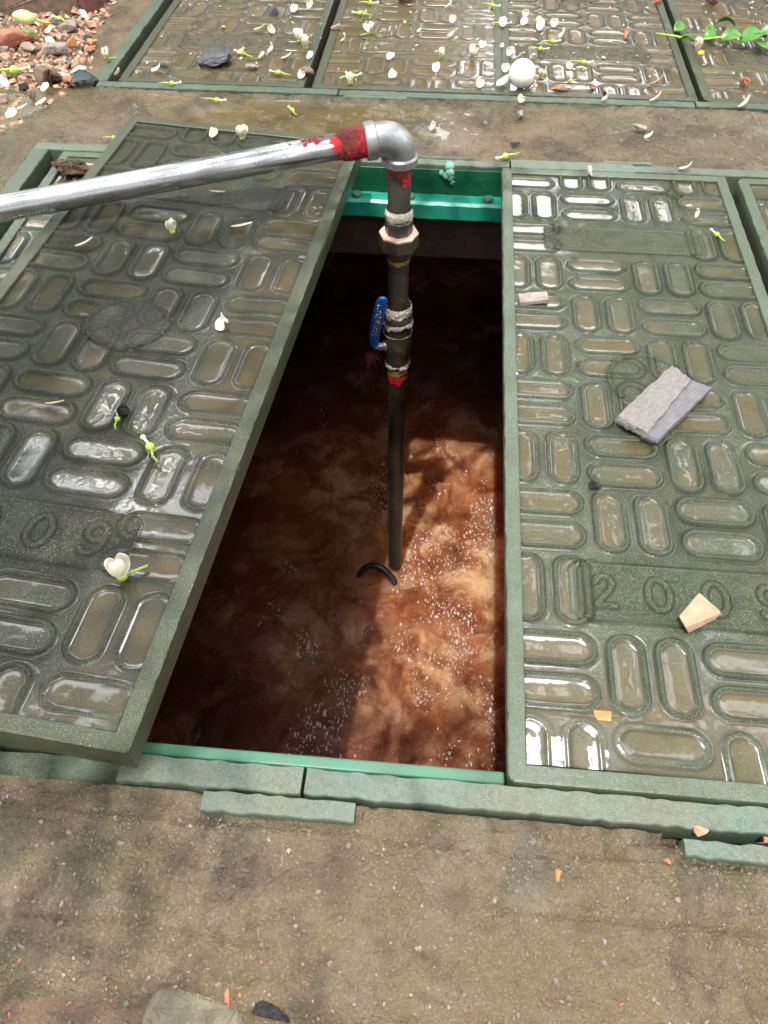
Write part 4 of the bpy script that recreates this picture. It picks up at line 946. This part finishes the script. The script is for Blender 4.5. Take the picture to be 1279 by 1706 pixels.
B = [
 (205, 965, 200, 1.25, True, 'large white blossom with a yellow-green stem on the front part of the dark askew cover', 3, True),
 (288, 390, 10, 1.0, True, 'white and green blossom on the dark askew cover just under the pipe', 4, False),
 (404, 234, 70, 1.0, True, 'opened white blossom with ragged stamens on the far end of the askew cover', 4, False),
 (178, 101, 190, 1.1, False, 'white blossom straddling the gap at the far left frame corner', 4, True),
 (1161, 88, 60, 1.3, False, 'white blossom with yellow stamens on the far right cover under the twig', 4, False),
 (584, 142, 10, 1.1, False, 'white blossom at the front edge of the flooded brown cover', 4, False),
 (786, 97, 10, 1.1, False, 'curled white blossom on the flooded brown cover, left of the white ball', 4, False),
 (616, 58, 10, 1.1, False, 'white blossom on the flooded brown cover, below the green stalks', 3, True),
 (735, 97, 90, .9, False, 'pale green and white blossom left of the curled one, flooded brown cover', 3, False),
 (498, 72, 0, 1.2, False, 'heap-like white blossom beside the seam, far left cover', 5, False),
 (510, 84, 60, 1.2, False, 'crumpled pale blossom touching the seam, right behind the brown brick bit', 5, False),
 (947, 138, 200, .9, False, 'white blossom with a short stem, second to the right of the white ball', 3, True),
 (900, 130, 110, .8, False, 'small greenish blossom immediately right of the white ball', 3, True),
]
for (px, py, dg, s, lf, lb, n_, st) in B: blossom(px, py, dg, s, lf, lb, n_, st, yellow=(px == 1161))
PT = [
 (358, 546, 20, .022, .016, True, 'larger white petal of the pair at the right side of the askew cover'),
 (381, 540, 200, .018, .013, True, 'smaller curled white petal of the pair at the right side of the askew cover'),
 (352, 231, 60, .020, .014, True, 'white petal on the far end of the askew cover, left of the blossom'),
 (717, 219, 30, .020, .014, False, 'white petal alone on the concrete strip behind the pit'),
 (985, 291, 200, .022, .013, False, 'curled white petal on the back rim of the right cover'),
 (1130, 283, -20, .028, .011, False, 'white petal on the back rail right of the pit'),
 (1158, 364, 55, .02, .005, False, 'thin white petal on the right rim of the right cover'),
 (1072, 231, -10, .022, .010, False, 'white petal beside the mauve-grey flake on the strip'),
 (1082, 0+170, 0, .03, .010, False, 'white strip petal on the far frame right of the ball'),
 (1002, 169, 0, .026, .012, False, 'short white petal on the far frame, right of the white ball'),
 (864, 172, 80, .018, .012, False, 'white petal on top of the upright grey flake'),
 (1230, 180, 15, .03, .009, False, 'thin white petal on the strip below the far right cover'),
 (191, 127, 10, .018, .014, False, 'square white petal in the far left frame corner'),
 (252, 120, 10, .026, .013, False, 'white petal on the far left cover, left of the slate lump'),
 (446, 90, 20, .024, .018, False, 'broad pale petal between the slate lump and the seam'),
 (457, 57, 150, .020, .014, False, 'curled white petal above the broad pale one, far left cover'),
 (422, 52, 0, .028, .016, False, 'faded wet petal on the far left cover, up and right of the slate lump'),
 (488, 22, 80, .020, .014, False, 'pinkish petal near the top edge, left of the seam'),
 (515, 16, 70, .024, .014, False, 'white petal near the top edge, just left of the seam'),
 (513, 100, 60, .018, .012, False, 'round white petal behind the brown brick bit'),
 (498, 132, 80, .018, .012, False, 'cream petal in front of the brown brick bit'),
 (551, 49, -20, .024, .014, False, 'white petal on the seam left of the flooded brown cover'),
 (567, 70, 0, .022, .010, False, 'half-sunk petal on the left side of the flooded brown cover'),
 (647, 101, 70, .020, .014, False, 'white petal in the middle of the flooded brown cover, upper of two'),
 (648, 131, 60, .020, .014, False, 'white petal in the middle of the flooded brown cover, lower of two'),
 (727, 122, 80, .020, .014, False, 'pale petal on the flooded brown cover, below the greenish blossom'),
 (801, 81, 80, .016, .013, False, 'small round white petal left of the white ball, topmost of three'),
 (797, 148, 80, .018, .013, False, 'white petal at the right front corner of the flooded brown cover'),
 (752, 40, 80, .018, .012, False, 'standing white petal on the upper right of the flooded brown cover'),
 (741, 14, 10, .024, .014, False, 'grey-white petal near the top edge, flooded brown cover'),
 (847, 95, 60, .018, .013, False, 'cream petal with a brown tip on the seam behind the ball'),
 (826, 143, 0, .030, .022, False, 'wet translucent petal left of the white ball at the seam'),
 (852, 100, -10, .024, .010, False, 'twisted white petal right behind the white ball'),
 (841, 122, 80, .018, .013, False, 'white petal touching the left side of the white ball'),
 (881, 150, 0, .022, .012, False, 'white petal touching the front right of the white ball'),
 (945, 116, 80, .014, .012, False, 'small white petal on the cover right of the ball, above the stemmed blossom'),
 (874, 30, 80, .018, .012, False, 'curled white petal near the top edge right of the seam'),
 (868, 42, 70, .020, .012, False, 'pale petal below the curled one, right of the seam'),
 (900, 52, 70, .026, .016, False, 'pinkish broad petal on the cover right of the seam, upper part'),
 (922, 47, 80, .020, .014, False, 'white bud petal right of the pinkish broad one'),
 (930, 62, -20, .026, .014, False, 'crumpled white petal beneath the white bud petal'),
 (838, 46, 90, .024, .014, False, 'white petal hanging in the seam under a green stalk'),
 (58, 345+6, 60, .024, .012, False, 'white petal in the corner left of the hidden cover, under the pipe'),
]
for (px, py, dg, L_, W_, lf, lb) in PT: petal(px, py, dg, L_*(1.35 if py < 160 else 1.2), W_*1.5, random.uniform(1.3, 2.7), lf, lb)
PO = [(395, 90, 0, .030, .02, 'pinkish browning petal right of the slate lump'), (432, 98, 60, .026, .014, 'tan curled petal next to the pinkish browning one'), (468, 100, 10, .036, .02, 'brownish shrivelled flower between slate lump and brick bit'),
      (793, 138, 0, .022, .014, 'orange-brown petal at the right of the flooded brown cover'), (745, 62, 10, .026, .014, 'brown and white petal in the upper right of the flooded cover'), (832, 79, 20, .014, .012, 'tiny brown petal in the seam above the white ball'),
      (1080, 142, -10, .045, .012, 'shrivelled grey-tan petal on the cover right of the ball'), (895, 12+26, 70, .022, .014, 'tan petal left of the pinkish broad one'), (694, 54, 10, .018, .010, 'tiny pale tan petal, middle of the flooded cover')]
for (px, py, dg, L_, W_, lb) in PO: petal(px, py, dg, L_, W_, 1.4, False, lb, 'petal_old')
petal(125, 412, 10, .040, .007, .8, True, 'thin pink and white petal strip on the left of the askew cover', 'petal')
petal(385, 379, 5, .045, .004, .5, True, 'thin white straw-like petal on the askew cover under the pipe', 'petal')
petal(75, 674, -10, .036, .006, .5, True, 'tan straw on an oval at the left of the askew cover', 'petal_old')
petal(350, 500-180, 5, .03, .004, .4, True, 'thin pale shred on the name plate of the askew cover', 'petal_old')
# twig with leaves at the top right
tw = empty('leafy_twig', (0, 0, 0)); tag(tw, 'fresh green leafy twig lying across the far right cover and the black gap', 'twig')
pts = [Vector((*at(px, py, z), z)) for px, py, z in ((1093, 56, .012), (1125, 60, .016), (1150, 67, .014), (1185, 64, .016), (1215, 60, .02), (1245, 57, .022), (1300, 48, .02))]
m = MB(); m.tube(pts, .0028, 8); m.build('stem', M['flower_green'], tw)
def leaf_mb(L, W_, curl=.4, fold=.5, seed=0):
    r_ = random.Random(seed); n, k = 12, 9; V = []; F = []
    for i in range(n):
        t = i/(n-1); ww = W_*(math.sin(math.pi*t**.8)**.8)+.0004
        for j in range(k):
            q = j/(k-1)*2-1; V.append((L*t*(1-.1*curl*t), q*ww/2, curl*L*t*(1-t)*1.2+fold*abs(q)*ww*.3+.0012*math.sin(9*t+3*q+seed)))
    for i in range(n-1):
        for j in range(k-1): a = i*k+j; F.append((a, a+1, a+k+1, a+k))
    m = MB(); m.add(V, F); return m
def leaf(px, py, dg, L_, W_, mat, parent=None, label=None, z=.004, curl=.5, tilt=0, left=False, name='leaf', seed=0):
    p = on_left(px, py) if left else Vector((*at(px, py, z), z))
    o = leaf_mb(L_, W_, curl, seed=seed).build(name, M[mat], parent); sdm = o.modifiers.new('solid', 'SOLIDIFY'); sdm.thickness = .0007
    o.location = p; o.rotation_euler = (tilt, 0, math.radians(dg)); 
    if label: tag(o, label, 'leaf')
    return o
for k, (px, py, dg, L_, W_, tl) in enumerate(((1122, 52, 40, .055, .035, .3), (1128, 66, -10, .05, .03, -.2), (1175, 56, 40, .05, .032, .3), (1195, 62, 190, .05, .03, -.4), (1200, 68, 20, .075, .05, .2), (1225, 44, 160, .06, .045, .5), (1232, 72, 30, .10, .06, .1), (1262, 60, 10, .08, .05, .4), (1265, 72, -70, .06, .05, .2), (1150, 68, -30, .03, .02, 0))):
    leaf(px, py, dg, L_, W_, 'leaf', tw, None, .012, .6, tl, seed=k)
leaf(1040, 66, 70, .05, .014, 'leaf_brown', None, 'curled reddish-brown dry leaf left of the twig, far cover', .003, 1.2)
leaf(915, 148, 10, .055, .018, 'leaf_brown', None, 'brown and green dead leaf right of the white ball', .002, .1)
leaf(112, 140, 20, .085, .07, 'leaf_dark', None, 'round dark green leaf at the right edge of the stony litter, top left', -.002, .3)
leaf(255, 109, 0, .05, .012, 'leaf_dark', None, 'narrow dark wet leaf left of the slate lump', .001, .1)
leaf(62, 58, 178, .085, .032, 'leaf', None, 'bright green oval leaf lying on the red soil, top left', .006, .2, .2)
# green bud on the block
x, y = at(42, 30, .06); m = MB(); m.add(*lathe([(.001, -.034), (.010, -.026), (.017, -.010), (.018, .006), (.012, .022), (.002, .030)], 18)); root = empty('flower_bud', (x, y, .062), (0, 1.9, .5)); tag(root, 'pale green closed flower bud lying on the brown block, top left', 'flower bud')
m.build('bud', simple('pale_green_bud', (.62, .72, .28), .4, var=.3, scale=25, bump=.1), root); m = MB(); m.tube([(0, 0, .028), (.004, 0, .045), (.002, 0, .07)], .0028, 8); m.build('stem', M['flower_green'], root)
leaf(78, 38, -20, .05, .022, 'leaf_dark', None, 'narrow dark green leaf behind the pale green bud', .02, .4)
stalk(25, 122, 20, 2.0, False, 'long branched green flower stalk in the stony litter at the left edge', z=.004)
stalk(100, 34, 150, 1.3, False, 'green curled flower stalk at the foot of the dark reddish block', z=.006)

# ------------------------------------------------------------------ stony litter at the top left: the countable bigger pieces, and crumbs nobody could count
LIT = [(20, 82, .16, .10, .05, 'brick', 'broad orange-red brick piece in the soil under the green leaf'), (95, 108-20, .09, .05, .03, 'greystone', 'grey angular flake in the middle of the litter'), (118, 46, .085, .045, .022, 'greystone', 'mauve flat flake in front of the dark reddish block'),
       (80, 48, .03, .026, .022, 'orange', 'orange crumb left of the mauve flake'), (48, 84, .08, .04, .022, 'greystone', 'grey slab-like flake below the broad brick piece'), (72, 135, .075, .06, .04, 'brownstone', 'brown rounded stone in the litter, left of the dark round leaf'),
       (94, 132, .04, .05, .034, 'brownstone', 'small brown stone between the rounded one and the dark leaf'), (115, 140, .035, .045, .022, 'brick', 'bright red triangular brick crumb at the litter edge'), (40, 148, .03, .03, .016, 'tar', 'black glossy crumb in the litter at the left'),
       (55, 162, .03, .03, .02, 'brownstone', 'small brown pebble at the litter edge beside the black crumb'), (10, 100, .05, .03, .02, 'tan', 'tan flake cut off by the left edge'), (10, 86, .06, .02, .016, 'greystone', 'thin grey chip at the left edge above the tan flake'),
       (118, 74, .045, .035, .024, 'orange', 'orange rounded piece in the litter'), (152, 72, .045, .022, .012, 'orange', 'golden-brown flake at the right tip of the litter'), (102, 66, .05, .035, .02, 'tan', 'pale speckled lump in the litter beside the orange piece'),
       (146, 66, .03, .03, .012, 'leaf_dark', 'dark oval chip next to the golden-brown flake'), (78, 112, .05, .025, .01, 'tan', 'tan woody shard in the middle litter'), (150, 84, .028, .018, .012, 'brick', 'pink crumb below the golden-brown flake'),
       (28, 64, .05, .04, .03, 'brick', 'red brick crumb at the left edge above the grey flake'), (107, 13, .022, .04, .012, 'petal', 'pale upright flake in the dark gap between the two blocks')]
for k, (px, py, a, b, c, mt, lb) in enumerate(LIT): at_rock(px, py, a, b, c, M[mt], lb, seed=200+k, yaw=random.uniform(-1, 1), z=-.008)
LP = [(118, 148-24, 'white petal on the bright red crumb'), (14, 146, 'big white petal at the left edge of the litter'), (72, 154, 'white petal at the litter edge, right of the brown pebble'), (60, 177, 'long white petal fallen on the concrete below the litter'), (28, 188-4, 'upright white petal at the lower end of the litter'),
      (92, 78, 'white petal touching the pale speckled lump'), (76, 55, 'white petal under the bud stem'), (142, 32, 'white triangular petal at the foot of the dark reddish block'), (10, 196, 'curled cream petal at the lower left end of the litter')]
for k, (px, py, lb) in enumerate(LP): petal(px, py, random.uniform(0, 180), .032, .02, 1.2, False, lb, z=.006)
# crumbs: dense small shards, petals and grit
def scatter(name, mat, n, seed, smin, smax, flat, reg, label=None, zfun=None):
    r_ = random.Random(seed); V = []; F = []; cnt = 0; tries = 0
    while cnt < n and tries < n*30:
        tries += 1; x, y = reg(r_)
        if x is None: continue
        cnt += 1; s = r_.uniform(smin, smax)*(1 if r_.random() < .85 else 1.6); z = zfun(x, y)+s*flat*.5; R_ = Euler((r_.uniform(-.6, .6), r_.uniform(-.6, .6), r_.uniform(0, 6.3))).to_matrix(); b = len(V)
        k = 6
        for q in range(k):
            a = 2*math.pi*q/k; rr_ = s*r_.uniform(.6, 1.15); v = R_ @ Vector((rr_*math.cos(a), rr_*.7*math.sin(a), -s*flat*.4)); V.append((x+v.x, y+v.y, z+v.z))
        for q in range(k):
            a = 2*math.pi*q/k; rr_ = s*r_.uniform(.35, .8); v = R_ @ Vector((rr_*math.cos(a), rr_*.7*math.sin(a), s*flat*r_.uniform(.3, .8))); V.append((x+v.x, y+v.y, z+v.z))
        F += [tuple(b+q for q in reversed(range(k))), tuple(b+k+q for q in range(k))]+[(b+q, b+(q+1) % k, b+k+(q+1) % k, b+k+q) for q in range(k)]
    m = MB(); m.v = V; m.f = F; o = m.build(name, mat, smooth=False); tag(o, label, name.replace('_', ' '), None, 'stuff'); return o
def ground_z(x, y):
    x = np.array([x]); y = np.array([y]); e_ = edge_dist_left(x, y)
    g = -.045+.030*smoothstep(-.06, .10, e_+.05*(fbm(x*9, y*9, 85, 3)-.5))+.014*(fbm(x*14, y*14, 95, 4)-.5)*smoothstep(-.05, .05, e_)+.014*(fbm(x*20, y*20, 97, 5)-.5)*smoothstep(-.1, -.2, y)+.006*smoothstep(-.24, -.40, y)
    return float(max(g[0], pavement_h(x, y)[0]))
def reg_litter(r_):
    x = r_.uniform(-1.95, -1.08); y = r_.uniform(1.35, 2.6); e_ = float(edge_dist_left(np.array([x]), np.array([y]))[0])
    return (x, y) if e_ > r_.uniform(-.02, .03) else (None, None)
scatter('brick_grit', M['pinkgrit'], 1300, 1, .005, .014, .7, reg_litter, 'reddish brick grit covering the soil at the top left', ground_z)
scatter('pale_litter', M['tan'], 1100, 2, .006, .013, .5, reg_litter, 'pale tan petals and shell-like crumbs strewn over the soil at the top left', ground_z)
scatter('petal_litter', M['petal_old'], 900, 4, .006, .014, .35, reg_litter, 'small faded petals strewn thickly over the soil at the top left', ground_z)
scatter('dark_grit', M['brownstone'], 600, 3, .005, .015, .7, reg_litter, 'dark brown grit between the stones at the top left', ground_z)
def reg_front(r_):
    x = r_.uniform(-.62, .42); y = -.05-abs(r_.gauss(0, .12)); return (x, y) if y > -.42 else (None, None)
scatter('sand_grit', M['grit'], 3600, 5, .0006, .0019, .8, reg_front, 'grey sand grains on the concrete in front of the pit', ground_z)
def reg_front2(r_):
    x = r_.uniform(-.62, .42); y = r_.uniform(-.42, -.2); return (x, y)
scatter('pale_grit', M['greystone'], 420, 6, .0008, .003, .8, reg_front2, 'pale and orange grit in the soil along the bottom edge', ground_z)
scatter('brick_grit', M['brick'], 130, 16, .001, .0034, .8, reg_front2, 'reddish grit in the soil along the bottom edge', ground_z)
scatter('embedded_pebble', M['greystone'], 120, 31, .001, .003, .55, reg_front, 'grey pebbles set in the concrete in front of the pit', ground_z)
scatter('embedded_pebble', M['grit'], 500, 32, .0012, .0034, .5, reg_front, 'tan pebbles set in the concrete in front of the pit', ground_z)
def reg_strip(r_): return (r_.uniform(-1.1, .95), r_.uniform(1.47, 1.775))
scatter('sand_grit', M['grit'], 1600, 7, .0008, .0024, .8, reg_strip, 'sand grains on the concrete strip between the two frames', ground_z)
def reg_far(r_):
    x = r_.uniform(-.98, 1.0); return (x, r_.uniform(1.84, 2.6))
scatter('petal_crumb', M['petal_old'], 150, 8, .002, .0055, .5, reg_far, 'tiny flower crumbs scattered over the far row of covers', lambda x, y: -.003)
scatter('petal_crumb', M['petal'], 26, 9, .003, .006, .4, reg_far, 'tiny white petal scraps scattered over the far row of covers', lambda x, y: -.002)

# ------------------------------------------------------------------ trees out of the picture: they shade the left side and show in the wet surfaces
def tree(name, label, base, height, blobs, nleaf, leafs, seed, mat='tree_leaf'):
    root = empty(name, base); tag(root, label, 'tree'); r_ = np.random.default_rng(seed); rr_ = random.Random(seed)
    m = MB(); b = Vector(base)
    top_ = Vector((rr_.uniform(-.2, .2), rr_.uniform(-.2, .2), height)); m.tube([(0, 0, -.1), tuple(top_*.35), tuple(top_*.7), tuple(top_)], [.12, .09, .06, .02], 10)
    for (c, rad) in blobs:
        c_ = Vector(c)-b; s_ = top_*rr_.uniform(.35, .7); m.tube([s_, (s_+c_)/2+Vector((0, 0, .15)), c_], [.045, .03, .01], 7)
    m.build('trunk', M['bark'], root)
    P = []; 
    tot = sum(rad[0]*rad[1]*rad[2] for c, rad in blobs)
    for (c, rad) in blobs:
        k = max(45, int(nleaf*rad[0]*rad[1]*rad[2]/tot)); d = r_.normal(size=(k, 3)); d /= np.linalg.norm(d, axis=1)[:, None]; q = d*(r_.random((k, 1))**.45)*np.array(rad)
        cl = r_.normal(size=(k//40+1, 3)); cl /= np.linalg.norm(cl, axis=1)[:, None]; cl = cl*(r_.random((len(cl), 1))**.4)*np.array(rad)
        idx = r_.integers(0, len(cl), k); q = np.where(r_.random((k, 1)) < .8, cl[idx]+r_.normal(size=(k, 3))*.11, q); P.append(q+np.array(c)-np.array(base))
    P = np.concatenate(P); n = len(P); a = r_.normal(size=(n, 3)); a /= np.linalg.norm(a, axis=1)[:, None]; b2 = np.cross(a, r_.normal(size=(n, 3))); b2 /= np.linalg.norm(b2, axis=1)[:, None]
    s = leafs*(.6+.8*r_.random((n, 1))); V = np.stack([P-a*s, P-b2*s*.42, P+a*s, P+b2*s*.42], 1).reshape(-1, 3); F = np.arange(4*n).reshape(n, 4)
    mesh_np('crown', V, F, M[mat], root, False); return root
H = 3.1; sx, sy = SUN_DIR.x/SUN_DIR.z*H, SUN_DIR.y/SUN_DIR.z*H
def over(x, y, z=H): return (x+SUN_DIR.x/SUN_DIR.z*z, y+SUN_DIR.y/SUN_DIR.z*z, z)
tree('citrus_tree', 'citrus tree standing behind the photographer, out of the picture, shading the left covers', (-2.6, -1.9, 0), 3.4,
     [(over(-.95, .45), (.42, .60, .22)), (over(-.62, .05), (.22, .38, .16)), (over(-1.5, .1), (.6, .8, .4)), (over(-.60, 1.0, 3.3), (.16, .28, .12)), (over(-.85, -.35), (.4, .26, .22)), (over(-.345, 1.22, 2.6), (.05, .08, .05)), (over(-.36, .98, 2.7), (.04, .07, .05)), (over(-.385, .66, 2.6), (.06, .08, .05)), (over(-.38, .36, 2.6), (.07, .10, .05)), (over(-.16, 1.40, 2.7), (.08, .05, .05)), (over(.0, 1.35, 2.7), (.06, .05, .05)), (over(-.20, .12, 2.6), (.14, .07, .06))], 5600, .038, 3)  # smallest leaf clusters added to break straight sun edges in the pit
tree('garden_tree', 'bushy tree beyond the far covers, out of the picture', (-.9, 6.4, 0), 4.2, [((-1.2, 5.8, 2.3), (1.5, .8, 1.3)), ((.1, 6.4, 4.2), (.9, .7, .7)), ((-2.9, 6.0, 1.2), (1.2, .8, 1.0)), ((-2.2, 5.6, 4.6), (.8, .6, .7))], 5200, .085, 5)
tree('garden_tree', 'second bushy tree beyond the far covers, to the right, out of the picture', (2.4, 6.6, 0), 4.2, [((2.4, 5.9, 2.0), (1.4, .8, 1.2)), ((1.6, 6.6, 4.6), (.8, .7, .7)), ((3.6, 6.0, 3.2), (1.1, .8, 1.2)), ((.6, 5.8, .9), (1.6, .7, .8))], 5200, .085, 6)
